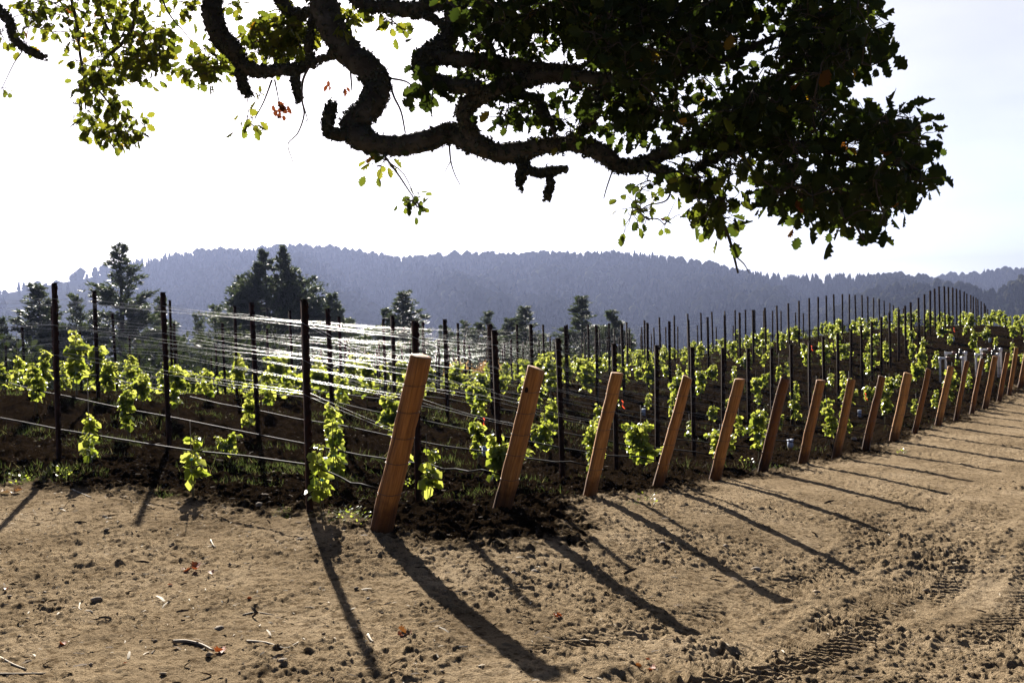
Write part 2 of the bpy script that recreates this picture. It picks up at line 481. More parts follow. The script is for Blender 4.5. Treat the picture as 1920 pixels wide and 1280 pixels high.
o3 = mix_col(n, l, 1.0, o2, sr.outputs[0], 'MULTIPLY'); o4 = mix_col(n, l, .85, o3, ckr.outputs[0], 'MULTIPLY')
l.new(o4, b.inputs["Base Color"])
bp = n.new("ShaderNodeBump"); bp.inputs["Strength"].default_value = .7; bp.inputs["Distance"].default_value = .01
l.new(g1.outputs["Fac"], bp.inputs["Height"]); l.new(bp.outputs[0], b.inputs["Normal"])

# ground: pale road dirt, dark tilled soil, rough pasture beyond
m, n, l = mat_new("ground_dirt"); M_GROUND = m
b = n["Principled BSDF"]; b.inputs["Roughness"].default_value = 1.0; b.inputs["Specular IOR Level"].default_value = 0.0
oc = obj_coord(n)
n1 = noise(n, l, .9, 5, .6, oc); n2 = noise(n, l, 14, 6, .7, oc); n3 = noise(n, l, 70, 4, .7, oc)
sand = ramp(n, [(.28, (.20, .150, .096)), (.5, (.325, .248, .160)), (.72, (.42, .328, .222))]); l.new(n1.outputs["Fac"], sand.inputs[0])
spk = ramp(n, [(.38, (.30, .27, .24)), (.50, (1, 1, 1)), (.75, (1.15, 1.15, 1.15))]); l.new(n2.outputs["Fac"], spk.inputs[0])
spk2 = ramp(n, [(.34, (.55, .5, .45)), (.48, (1, 1, 1)), (.72, (1.08, 1.08, 1.08))]); l.new(n3.outputs["Fac"], spk2.inputs[0])
s1 = mix_col(n, l, .8, sand.outputs[0], spk.outputs[0], 'MULTIPLY'); s1 = mix_col(n, l, .8, s1, spk2.outputs[0], 'MULTIPLY')
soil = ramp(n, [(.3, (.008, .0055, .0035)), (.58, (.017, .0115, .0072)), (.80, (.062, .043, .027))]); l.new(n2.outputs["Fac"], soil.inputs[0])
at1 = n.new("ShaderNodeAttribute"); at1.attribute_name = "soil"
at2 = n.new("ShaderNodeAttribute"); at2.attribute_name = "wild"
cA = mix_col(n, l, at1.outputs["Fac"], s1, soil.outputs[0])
wild = ramp(n, [(.35, (.030, .035, .016)), (.65, (.075, .070, .035))]); l.new(n1.outputs["Fac"], wild.inputs[0])
cB = mix_col(n, l, at2.outputs["Fac"], cA, wild.outputs[0])
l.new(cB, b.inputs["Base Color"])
bm = n.new("ShaderNodeBump"); bm.inputs["Strength"].default_value = 1.0; bm.inputs["Distance"].default_value = .065
ad = n.new("ShaderNodeMath"); ad.operation = 'ADD'; l.new(n2.outputs["Fac"], ad.inputs[0]); l.new(n3.outputs["Fac"], ad.inputs[1])
l.new(ad.outputs[0], bm.inputs["Height"]); l.new(bm.outputs[0], b.inputs["Normal"])

# ------------------------------------------------------------------ ground sheet
front = np.radians(np.arange(-42, 42.01, 0.068))
back = np.radians(np.arange(44, 317, 2.6))
az = np.concatenate([front, back])
def geo(a, b_, q): return a * q ** np.arange(int(math.log(b_ / a) / math.log(q)))
rad = np.concatenate([np.arange(.4, 3.4, .12), geo(3.4, 14, 1.0030), geo(14, 45, 1.0062), geo(45, 150, 1.02), geo(150, 5200, 1.07)])
RR, AA = np.meshgrid(rad, az, indexing='ij')
gx = (RR * np.sin(AA)).ravel(); gy = (RR * np.cos(AA)).ravel()
gh = base_h(gx, gy)
near = np.hypot(gx, gy) < 72
dt = np.zeros(len(gx)); dt[near] = detail(gx[near], gy[near])
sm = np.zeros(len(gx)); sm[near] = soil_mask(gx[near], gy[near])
r_, q_ = rowframe(gx, gy)
far_soil = (q_ < s_end(np.maximum(r_, 1))) & (r_ > 0)
sm[~near] = far_soil[~near]
wild_a = np.maximum.reduce([sstep(-4.85 * 6.2, -4.85 * 7.2, q_) * (r_ > -6), sstep(46, 50, r_), sstep(95, 130, np.hypot(gx, gy))])
nr, na = RR.shape
gv = np.concatenate([np.stack([gx, gy, gh + dt], 1), [[0, 0, gz(0, 0)]]])
i = np.arange(nr - 1)[:, None] * na; j = np.arange(na)[None]
a0 = (i + j).ravel(); a1 = (i + (j + 1) % na).ravel()
quads = np.stack([a0, a1, a1 + na, a0 + na], 1)
fan = np.stack([np.full(na, nr * na), (np.arange(na) + 1) % na, np.arange(na)], 1)
g = MB(); g.add(gv, [quads, fan])
gme = g.mesh("ground", M_GROUND, smooth=True)
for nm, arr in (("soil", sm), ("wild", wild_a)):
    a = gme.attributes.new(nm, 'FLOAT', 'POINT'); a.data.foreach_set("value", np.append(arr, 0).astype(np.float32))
ground = bpy.data.objects.new("ground", gme); COL.objects.link(ground)
tag(ground, "pale dirt road and dark tilled soil sloping up to the vineyard crest", "ground", kind="structure")

# ------------------------------------------------------------------ words for labels
_ones = "first second third fourth fifth sixth seventh eighth ninth tenth eleventh twelfth thirteenth fourteenth fifteenth sixteenth seventeenth eighteenth nineteenth twentieth".split()
_tens = {20: "twenty", 30: "thirty", 40: "forty"}
def ordw(n):
    if n <= 20: return _ones[n - 1]
    t = n // 10 * 10
    return {20: "twentieth", 30: "thirtieth", 40: "fortieth"}[t] if n == t else _tens[t] + "-" + _ones[n - t - 1]
def row_words(r):
    return "tallest wooden post's row" if r == 1 else ordw(r) + " row from the tallest wooden post"

def in_frame(P, mx=0, my=0):
    x, y, w = proj(P)
    return w > .5 and -mx < x < 1920 + mx and -my < y < 1280 + my

# ------------------------------------------------------------------ steel vine stakes
def stake_mesh():
    prof = 1.08 * np.array([[-.032, .018], [-.032, -.016], [-.012, -.020], [.012, -.020], [.032, -.016], [.032, .018], [.027, .018], [.027, -.010], [.010, -.014], [-.010, -.014], [-.027, -.010], [-.027, .018]])
    zs = [-.45]
    rows = [prof]
    b = MB()
    hh = [-.45, 2.0]
    V = np.concatenate([np.column_stack([prof, np.full(12, z)]) for z in hh])
    j = np.arange(12); k = (j + 1) % 12
    cap = [np.array([0, 1, 10, 11]), np.array([1, 2, 9, 10]), np.array([2, 3, 8, 9]), np.array([3, 4, 7, 8]), np.array([4, 5, 6, 7])]
    b.add(V, [np.stack([j, k, k + 12, j + 12], 1)] + [c + 12 for c in cap])
    for z in np.arange(.25, 1.98, .10):                       # wire hooks pressed out of both edges
        for sx in (-1, 1):
            v, f = box((sx * .0425, .012, z), (.010, .016, .042)); b.add(v, f)
    v, f = box((0, .002, 2.004), (.086, .056, .006)); b.add(v, f)   # flattened head
    return b.mesh("metal_stake", M_STAKE)
stake_me = stake_mesh()
row_ang = math.atan2(OUT[1], OUT[0])
STAKES = {}
TALLER = {(1, 1): .24, (1, 2): .18, (1, 3): .09}      # stakes driven less deep
rowmax = {0: 42, 1: 38, 2: 34, 3: 33, 4: 32, 5: 28}
first_stake = None
for k in range(6):
    for r in range(1, rowmax[k] + 1):
        p = P0 + RV * (r - 1) + CV * k + rng.normal(0, .015, 2)
        z = gz(*p)
        STAKES[(k, r)] = np.array([p[0], p[1], z])
        if not in_frame((p[0], p[1], z + 1.9), 320, 50):
            continue
        o = bpy.data.objects.new("metal_stake", stake_me)
        if (k, r) in ((2, 2), (2, 1), (3, 3)):
            bpy.data.objects.remove(o); continue
        o.location = (p[0], p[1], z + rng.normal(0, .012))
        o.scale = (1, 1, 1 + TALLER.get((k, r), 0) / 2)
        o.rotation_euler = (rng.normal(0, .010), rng.normal(0, .010), row_ang + math.pi / 2 * 0 + rng.normal(0, .12))
        COL.objects.link(o)
        place = ordw(k + 1) + " in from the road"
        tag(o, "dark steel stake, %s, %s" % (place, row_words(r)), "vine stake", "steel stakes of the vineyard rows")

# ------------------------------------------------------------------ leaning wooden end posts
LEAN = [.54, .48, .44, .47, .41, .41, .35, .32, .35, .32, .33, .31, .29, .28, .28, .26, .24, .25, .24, .25, .24, .23, .24, .22, .23, .22]
HH = [1.54, 1.46, 1.44, 1.46, 1.48, 1.49, 1.46, 1.47, 1.48, 1.47, 1.47, 1.43, 1.50, 1.51, 1.47, 1.46, 1.46, 1.45, 1.48, 1.46, 1.47, 1.45, 1.46, 1.48, 1.45, 1.47]
SEND = [.97, 1.18, 1.34, 1.49, 1.68, 1.89, 2.09, 2.28, 2.48, 2.74, 2.92, 3.2, 3.43, 3.63, 3.82, 4.04, 4.22] + [4.42 + .2 * i for i in range(9)]
WID = [.175, .165, .155, .15, .155, .16, .15, .155, .145, .19, .12, .18, .14, .15, .16, .14, .15, .16, .15, .14, .15, .15, .15, .15, .15, .15]
POSTTINT = [.5, .6, .85, .62, .72, .02, .5, .62, .14, 1.0, .3, .95, .3, .2, .7, .42, .8] + [.5, .3, .6, .4, .5, .6, .4, .5, .5]
SHADE = {0: "orange-brown", 1: "knotty orange-brown", 5: "very dark brown", 8: "dark brown", 9: "pale orange", 10: "thin brown", 11: "wide pale"}
ENDS = {}
def wood_post(idx):
    r = idx + 1
    p = spot(r, SEND[idx]); z = gz(*p)
    L, H = LEAN[idx], HH[idx]
    root = empty("wooden_end_post", (p[0], p[1], z), math.atan2(OUT[1], OUT[0]))
    ang = math.atan2(L, H); ln = math.hypot(L, H)
    rg = np.random.default_rng(100 + idx)
    w = WID[idx]; tdep = w * rg.uniform(.72, .95)
    # outline: a split log, squared with uneven corners
    a = np.radians(np.array([0, 28, 62, 90, 118, 152, 180, 208, 242, 270, 298, 332]) + rg.normal(0, 4, 12))
    se = .62
    prof = np.stack([np.sign(np.cos(a)) * np.abs(np.cos(a)) ** se * tdep / 2, np.sign(np.sin(a)) * np.abs(np.sin(a)) ** se * w / 2], 1) * rg.uniform(.93, 1.05, (12, 1))
    zs = np.linspace(-.35, ln, 26)
    Vs = []
    wob = np.cumsum(rg.normal(0, .0022, (26, 2)), 0)
    for i, zz in enumerate(zs):
        sc = 1.06 - .10 * (zz / ln)
        q = prof * sc * (1 + rg.normal(0, .012, (12, 1))) + wob[i]
        Vs.append(np.column_stack([q, np.full(12, zz)]))
    Vs[-1][:, 2] += prof[:, 1] * rg.uniform(-.22, .02) + prof[:, 0] * rg.uniform(-.15, .15)
    Vs.append(np.column_stack([prof.mean(0) + wob[-1] + (Vs[-1][:, :2] - Vs[-1][:, :2].mean(0)) * .9, Vs[-1][:, 2] + .006]))
    n_ = len(Vs)
    V = np.concatenate(Vs)
    i = np.arange(n_ - 1)[:, None] * 12; j = np.arange(12)[None]
    a0 = (i + j).ravel(); a1 = (i + (j + 1) % 12).ravel()
    b = MB(); b.add(V, [np.stack([a0, a1, a1 + 12, a0 + 12], 1), np.arange(12) + (n_ - 1) * 12], POSTTINT[idx])
    body = b.build("post_body", M_WOOD, root, smooth=False)
    body.rotation_euler = (0, ang, 0)
    if idx == 1:                                           # the knot
        a_ = np.linspace(0, 2 * math.pi, 9)[:-1]
        kb = MB(); kv = np.concatenate([np.stack([.024 * np.cos(a_), np.full(8, -w / 2 * .985), .03 * np.sin(a_)], 1), [[0, -w / 2 * 1.05, 0]]])
        kb.add(kv, [np.stack([np.arange(8), (np.arange(8) + 1) % 8, np.full(8, 8)], 1)])
        kn = kb.build("knot", M_STAKE, body); kn.location = (.02, 0, ln - .22)
    # wires wrapped round the post
    for h in (.34, .60, .82, 1.04, 1.26) if idx < 14 else (.5, .9, 1.26):
        hz = h * ln / 1.5
        c = np.concatenate([prof * 1.04 * (1.06 - .1 * hz / ln), ])
        ii = int(np.argmin(abs(zs - hz)))
        pts = np.column_stack([c + wob[ii], hz + prof[:, 0] * .25 + rg.normal(0, .003)])
        pts = np.concatenate([pts, pts[:1]])
        v, f = tube(pts, .0028, 4, caps=False)
        wb = MB(); wb.add(v, f)
        wr = wb.build("wire_wrap", M_TIEWIRE, root); wr.rotation_euler = (0, ang, 0)
    # the black irrigation riser strapped along the side facing the vines
    y0 = rg.uniform(-.02, .03)
    hp = np.array([[-tdep / 2 - .016, y0, -.3], [-tdep / 2 - .014, y0, 0.0], [-tdep / 2 - .013, y0, .30], [-tdep / 2 - .016, y0 + .005, .40], [-tdep / 2 - .05, y0 + .01, .43]])
    v, f = tube(smooth_path(hp, 4), .010, 6)
    hb = MB(); hb.add(v, f); hs = hb.build("riser_hose", M_HOSE, root, smooth=True); hs.rotation_euler = (0, ang, 0)
    sh = SHADE.get(idx, "brown")
    lab = "tallest and thickest leaning wooden end post, orange-brown, beside the thickest steel stake" if idx == 0 else "%s leaning wooden post, %s along the road after the tallest" % (sh, ordw(idx))
    tag(root, lab, "wooden post", "leaning wooden end posts along the road")
    def onpost(h):                                          # a point on the post at height h above ground
        t = h / H
        return np.array([p[0] + OUT[0] * L * t, p[1] + OUT[1] * L * t, z + h])
    ENDS[r] = onpost
for i_ in range(26):
    wood_post(i_)

# ------------------------------------------------------------------ trellis wires and drip hoses
HTS = [(1.80, .036, 1.36), (1.795, -.036, 1.34), (1.46, .038, 1.12), (1.45, -.038, 1.10), (1.14, .038, .88), (1.13, -.038, .86)]
AC = np.array([-OUT[1], OUT[0]])
for r in range(1, 39):
    ks = [k for k in range(6) if (k, r) in STAKES]
    rw = np.random.default_rng(500 + r)
    for wi, (h, off, he) in enumerate(HTS):
        if (r > 9 and wi % 2) or (r > 11 and wi == 4): continue
        pts = []
        if r in ENDS:
            e = ENDS[r](he); pts.append(e)
        hj = h + rw.normal(0, .012)
        for n_, k in enumerate(ks):
            s_ = STAKES[(k, r)]
            q = np.array([s_[0] + AC[0] * off, s_[1] + AC[1] * off, s_[2] + hj + TALLER.get((k, r), 0) + rw.normal(0, .02)])
            if pts:
                a_ = pts[-1]
                sag = rw.uniform(.004, .03)
                for t in (.25, .5, .75):
                    c = a_ * (1 - t) + q * t; c[2] -= sag * 4 * t * (1 - t); pts.append(c)
            pts.append(q)
        last = STAKES[(ks[-1], r)]
        e = spot(r, -CLEN * (len(ks) - 1 + 1)); pts.append(np.array([e[0], e[1], gz(*e) + h]))
        v, f = tube(np.array(pts), .0010 if r < 4 else .0006 if r < 7 else .00026, 4, caps=False)
        b = MB(); b.add(v, f)
        o = b.build("trellis_wire", M_WIRE, None, smooth=True)
        tag(o, "thin shiny %s trellis wire along the %s" % (("top", "middle", "lowest")[wi // 2], row_words(r)), "wire", "trellis wires of the " + row_words(r))
    # drip hose, hung from a low wire, looping down to the end post
    pts = []
    if r in ENDS:
        e = ENDS[r](.36) - np.array([OUT[0], OUT[1], 0]) * .12
        pts.append(e); pts.append(e - np.array([OUT[0] * .25, OUT[1] * .25, -.03]))
    for n_, k in enumerate(ks):
        s_ = STAKES[(k, r)]
        q = np.array([s_[0] + AC[0] * .03, s_[1] + AC[1] * .03, s_[2] + .43 + rw.normal(0, .012)])
        if pts:
            a_ = pts[-1]
            for t in (.2, .4, .6, .8):
                c = a_ * (1 - t) + q * t; c[2] -= rw.uniform(.0, .035); pts.append(c)
        pts.append(q)
    e = spot(r, -CLEN * len(ks)); pts.append(np.array([e[0], e[1], gz(*e) + .43]))
    v, f = tube(np.array(pts), .0095 if r < 15 else .0085, 6)
    b = MB(); b.add(v, f)
    o = b.build("drip_hose", M_HOSE, None, smooth=True)
    tag(o, "black drip irrigation hose along the " + row_words(r), "hose", "drip hoses along the rows")

# ------------------------------------------------------------------ young vines
GRAPE = np.array([(0, .04, 0), (-.26, -.14, .02), (-.48, .06, .05), (-.47, .30, .03), (-.56, .52, .06), (-.38, .70, .03), (-.20, .84, .0), (0, .97, -.04), (.20, .84, .0), (.38, .70, .03), (.56, .52, .06), (.47, .30, .03), (.48, .06, .05), (.26, -.14, .02), (0, .38, -.05)])
GRAPE_F = np.array([(14, i, i + 1) for i in range(0, 13)] + [(14, 13, 0)])
GRAPE_F = GRAPE_F[:, [0, 2, 1]]

def leaves(b, P, D, Nn, size, tint, shape, faces, width=1.0):
    """Many leaves at once: position P, tip direction D, normal Nn."""
    D = D / (np.linalg.norm(D, axis=1)[:, None] + 1e-9)
    Nn = Nn - D * (D * Nn).sum(1)[:, None]; Nn /= np.linalg.norm(Nn, axis=1)[:, None] + 1e-9
    Sd = np.cross(D, Nn)
    sh = shape
    V = P[:, None] + size[:, None, None] * (sh[None, :, 0:1] * width * Sd[:, None] + sh[None, :, 1:2] * D[:, None] + sh[None, :, 2:3] * Nn[:, None] * 2.0)
    n_, m_ = V.shape[:2]
    f = (faces[None] + (np.arange(n_) * m_)[:, None, None]).reshape(-1, faces.shape[1])
    b.add(V.reshape(-1, 3), f, np.repeat(tint, m_))

def unit(v): return v / (np.linalg.norm(v, axis=-1, keepdims=True) + 1e-9)

def vine_parts(seed, h, w, dens, shoots):
    """Stem and foliage of one young vine, h metres tall and about w wide."""
    rg = np.random.default_rng(seed)
    st = MB(); fo = MB()
    paths = []
    main = np.column_stack([np.cumsum(rg.normal(0, .012, 9)), np.cumsum(rg.normal(0, .012, 9)), np.linspace(-.1, h * .92, 9)])
    paths.append((smooth_path(main, 3), .32, .009))
    for s_ in range(shoots):
        i0 = rg.integers(4, 8)
        a = rg.uniform(0, 2 * math.pi); ln = rg.uniform(.5, 1.1) * w
        t = np.linspace(0, 1, 6)[:, None]
        d = np.array([math.cos(a), math.sin(a), 0])
        q = main[i0] + d * ln * t + np.array([0, 0, 1]) * (rg.uniform(.1, .5) * h * t - .25 * h * t ** 2 * rg.uniform(0, 1.2)) + np.cumsum(rg.normal(0, .012, (6, 3)), 0)
        paths.append((smooth_path(q, 3), 0, .005))
    for q, s0, rd in paths:
        v, f = tube(q, np.linspace(rd, rd * .35, len(q)), 5)
        st.add(v, f)
        L = np.linalg.norm(np.diff(q, axis=0), axis=1).sum()
        n_ = max(4, int(L * dens))
        t = rg.uniform(s0 if s0 else .1, 1, n_)
        idx = np.clip((t * (len(q) - 1)), 0, len(q) - 1.001); i0 = idx.astype(int); fr = (idx - i0)[:, None]
        base = q[i0] * (1 - fr) + q[i0 + 1] * fr
        a = rg.uniform(0, 2 * math.pi, n_)
        rdir = np.stack([np.cos(a), np.sin(a), rg.uniform(-.35, .55, n_)], 1)
        pet = rg.uniform(.02, w * .42, n_) * (1.15 - .6 * t)
        P = base + rdir * pet[:, None]
        P[:, 2] = np.maximum(P[:, 2], .15 + .1 * rg.random(n_))
        D = rdir * .7 + np.stack([rg.normal(0, .3, n_), rg.normal(0, .3, n_), rg.uniform(-1.0, .1, n_)], 1)
        Nn = np.stack([rg.normal(0, .6, n_), rg.normal(0, .6, n_), rg.uniform(.2, 1, n_)], 1) + rdir * .5
        size = rg.uniform(.05, .118, n_) * (1.2 - .6 * t ** 3)
        tint = np.clip(rg.normal(.5, .2, n_) + .25 * t, 0, 1)
        leaves(fo, P, D, Nn, size, tint, GRAPE, GRAPE_F)
    return st, fo

VAR = []
specs = [(.80, .20, 80, 0), (.72, .17, 74, 1), (.95, .24, 86, 2), (.70, .30, 86, 3), (.90, .26, 98, 3), (1.05, .22, 84, 2), (.60, .20, 80, 1), (.85, .34, 90, 4), (1.0, .29, 104, 3), (.66, .16, 66, 0), (1.15, .26, 92, 3), (.78, .38, 90, 5)]
for i_, (h, w, dn, sh) in enumerate(specs):
    st, fo = vine_parts(900 + i_, h, w, dn * 1.0, sh)
    tb = MB(); v, f = tube(np.array([[.012, 0, -.25], [.014, .003, 1.1 if i_ % 3 else .75]]), .0045, 5); tb.add(v, f)
    ty = MB()
    for hz in (.36,):
        v, f = box((.008, 0, hz), (.028, .028, .018)); ty.add(v, f)
    VAR.append((h, st, fo, st.mesh("stem", M_STEM, True), fo.mesh("foliage", M_VINE, True), tb.mesh("training_stake", M_BAMBOO), ty.mesh("plant_tie", M_TEAL)))
HABIT = ["slender", "thin", "leafy", "low bushy", "full", "tall", "short", "spreading", "dense tall", "small sparse", "very tall", "wide low"]

def row_spot_px(r, px):
    """Point of row r under picture column px."""
    d = ray(px, 640); b0 = spot(r, 0)
    t, s_ = np.linalg.solve(np.array([[d[0], -OUT[0]], [d[1], -OUT[1]]]), b0)
    return s_
plan = []        # (row, q, variant, scale)
manual = {1: [(594, 0, .88), (352, 9, 1.05), (158, 1, 1.0), (-60, 4, .9)],
          2: [(796, 9, 1.0), (618, 0, 1.05), (424, 3, .62), (236, 4, .8), (60, 5, .85), (-90, 4, .8)],
          3: [(932, 7, .95), (748, 2, .8), (615, 5, .75), (462, 2, .82), (262, 7, .8), (140, 10, 1.16), (30, 1, 1.1), (85, 5, .9), (200, 8, .8), (330, 4, .95), (-120, 8, .8)]}
for r, lst in manual.items():
    for px, v_, sc in lst:
        plan.append((r, row_spot_px(r, px), v_, sc))
rp = np.random.default_rng(77)
for r in range(4, 50):
    q = s_end(r) - rp.uniform(.7, 1.6)
    while q > -CLEN * 6.2:
        if rp.random() > .05:
            plan.append((r, q + rp.normal(0, .12), int(rp.integers(0, 12)), rp.uniform(.70, 1.02) * (1.2 if q < -5 and r < 12 else 1)))
        q -= 1.72 if q > -5 or r > 14 else 1.5
cand = []
for r, q, v_, sc in plan:
    p = spot(r, q); z = gz(*p); h = VAR[v_][0] * sc
    x, y, w_ = proj((p[0], p[1], z + h * .5))
    if w_ < 1 or x < -450 or x > 2350: continue
    inside = -15 < x < 1935
    cand.append((h / w_ * (1 if inside else .25), r, q, v_, sc, p, z, inside))
cand.sort(key=lambda c: -c[0])
indiv = [c for c in cand if c[7]][:298]
ids = {(c[1], c[2]) for c in indiv}
rest = [c for c in cand if (c[1], c[2]) not in ids]
protos = {}
rank = {}
for c in sorted(indiv, key=lambda c: (c[1], -c[2])):
    _, r, q, v_, sc, p, z, _i = c
    rank[r] = rank.get(r, 0) + 1
    if v_ not in protos:
        root = empty("young_vine", (0, 0, 0))
        for nm, me in (("stem", VAR[v_][3]), ("foliage", VAR[v_][4]), ("training_stake", VAR[v_][5]), ("plant_tie", VAR[v_][6])):
            o = bpy.data.objects.new(nm, me); COL.objects.link(o); o.parent = root
        protos[v_] = root
    else:
        root = copy_tree(protos[v_])
    root.location = (p[0], p[1], z + .01); root.scale = (sc, sc, sc); root.rotation_euler = (0, 0, rp.uniform(0, 6.28))
    tag(root, "%s young vine, %s in from the road, %s" % (HABIT[v_], ordw(rank[r]), row_words(r)), "vine", "young vines in the rows")
fb = MB()
for c in rest:
    _, r, q, v_, sc, p, z, _i = c
    a = rp.uniform(0, 6.28); ca, sa = math.cos(a) * sc, math.sin(a) * sc
    mt = np.array([[ca, -sa, 0, p[0]], [sa, ca, 0, p[1]], [0, 0, sc, z], [0, 0, 0, 1.0]])
    fb.merge(VAR[v_][2], mt)
if rest:
    o = fb.build("far_vines", M_VINE, None, True)
    tag(o, "small far green vines filling the rows on the vineyard crest", "vines", kind="stuff")

# ------------------------------------------------------------------ cartons, ribbons, manifolds
for n_, (px, py, lab) in enumerate([(425, 838, "under the low bushy vine of the second row"), (607, 872, "beside the thickest steel stake"), (910, 846, "left behind the second wooden post"), (1482, 832, "behind the dark brown sixth wooden post"),
                                    (1612, 773, "under a vine far behind the wooden posts"), (1207, 772, "between two leafy vines mid slope"), (1788, 632, "high on the slope below the crest stakes"), (1856, 634, "near the crest above the white pipes"), (1536, 716, "on the slope behind the seventh wooden post")]):
    P = hit(px, py + 8)
    root = empty("grow_carton", P, rp.uniform(0, 1.5))
    b = MB()
    hh, ww = .17 if n_ < 3 else .2, .088
    for sx, sy, lx, ly in ((0, 1, ww, .004), (0, -1, ww, .004), (1, 0, .004, ww - .009), (-1, 0, .004, ww - .009)):
        v, f = box((sx * (ww / 2 - .002), sy * (ww / 2 - .002), hh / 2 - .02), (lx, ly, hh)); b.add(v, f)
    b.build("carton_wall", M_CARTON, root)
    b = MB()
    for sx in (-1, 1):
        v, f = box((sx * (ww / 2 + .02), 0, hh - .022), (.04, ww * .9, .003)); b.add(v, f)
    b.build("carton_flap", M_CARTON, root)
    tag(root, "pale blue-grey open plant carton " + lab, "carton", "plant cartons in the soil")
for n_, (px, py, lab) in enumerate([(905, 790, "hanging low by the second wooden post"), (1166, 757, "hanging in the vines between the third and fourth wooden posts"), (1425, 790, "on the hose behind the fifth wooden post"), (1622, 742, "on a wire by the ninth wooden post"), (1521, 652, "high among the slope stakes"),
                                    (366, 697, "tied on a shiny wire left of the twin pine"), (620, 730, "above a leafy vine behind the thickest stake"), (1788, 618, "near the crest stakes")]):
    P = hit(px, py + (30 if n_ < 7 else 6)); d = (P - CAM) @ FWD
    P = at(px, py, d * .985)
    t = np.linspace(0, 1, 9); L = .19
    c = np.column_stack([.05 * t + .02 * np.sin(t * 7), .02 * np.sin(t * 5), .08 - L * t])
    wv = np.column_stack([np.cos(t * 4), np.sin(t * 4), np.zeros(9)]) * .014
    V = np.concatenate([c - wv, c + wv]); i = np.arange(8)
    b = MB(); b.add(V, np.stack([i, i + 1, i + 10, i + 9], 1))
    o = b.build("flag_ribbon", M_RIBBON); o.location = P
    tag(o, "small red-orange marking ribbon " + lab, "ribbon", "marking ribbons in the rows")

def manifold(px, py, d, lab):
    root = empty("irrigation_manifold", (0, 0, 0))
    P = at(px, py, d); z = gz(P[0], P[1])
    root.location = (P[0], P[1], z); root.rotation_euler = (0, 0, -.15)
    def pipe(pts, nm="pipe", mat=M_PVC, rd=.035):
        v, f = tube(np.array(pts), rd, 8); b = MB(); b.add(v, f); return b.build(nm, mat, root, True)
    for x0, x1, y0, h in ((-.42, .30, -.1, .80), (-.14, .50, .25, .95)):
        pipe([(x0, y0, -.1), (x0, y0, h - .04), (x0 + .01, y0, h)])
        pipe([(x1, y0, -.1), (x1, y0, h - .04), (x1 - .01, y0, h)])
        pipe([(x0 - .03, y0, h), (x0 + .22, y0, h)]); pipe([(x1 + .03, y0, h), (x1 - .2, y0, h)])
        for q in (x0, x1):
            pipe([(q, y0, h - .08), (q, y0, h + .05)], "elbow", M_PVC, .05)
        pipe([(x0 + .2, y0, h), (x0 + .32, y0, h)], "brass_valve", M_RUSTVALVE, .055)
        pipe([(x1 - .22, y0, h), (x1 - .12, y0, h)], "valve_body", M_VALVE, .06)
        pipe([(x1 - .17, y0, h), (x1 - .17, y0, h + .14)], "valve_cap", M_VALVE, .04)
    tag(root, lab, "pipes", "white irrigation pipes by the end posts")
manifold(1786, 700, 33.5, "white plastic irrigation pipes standing behind the wide pale wooden post")
manifold(1853, 705, 34.5, "white plastic irrigation pipes partly hidden behind the fifteenth wooden post")

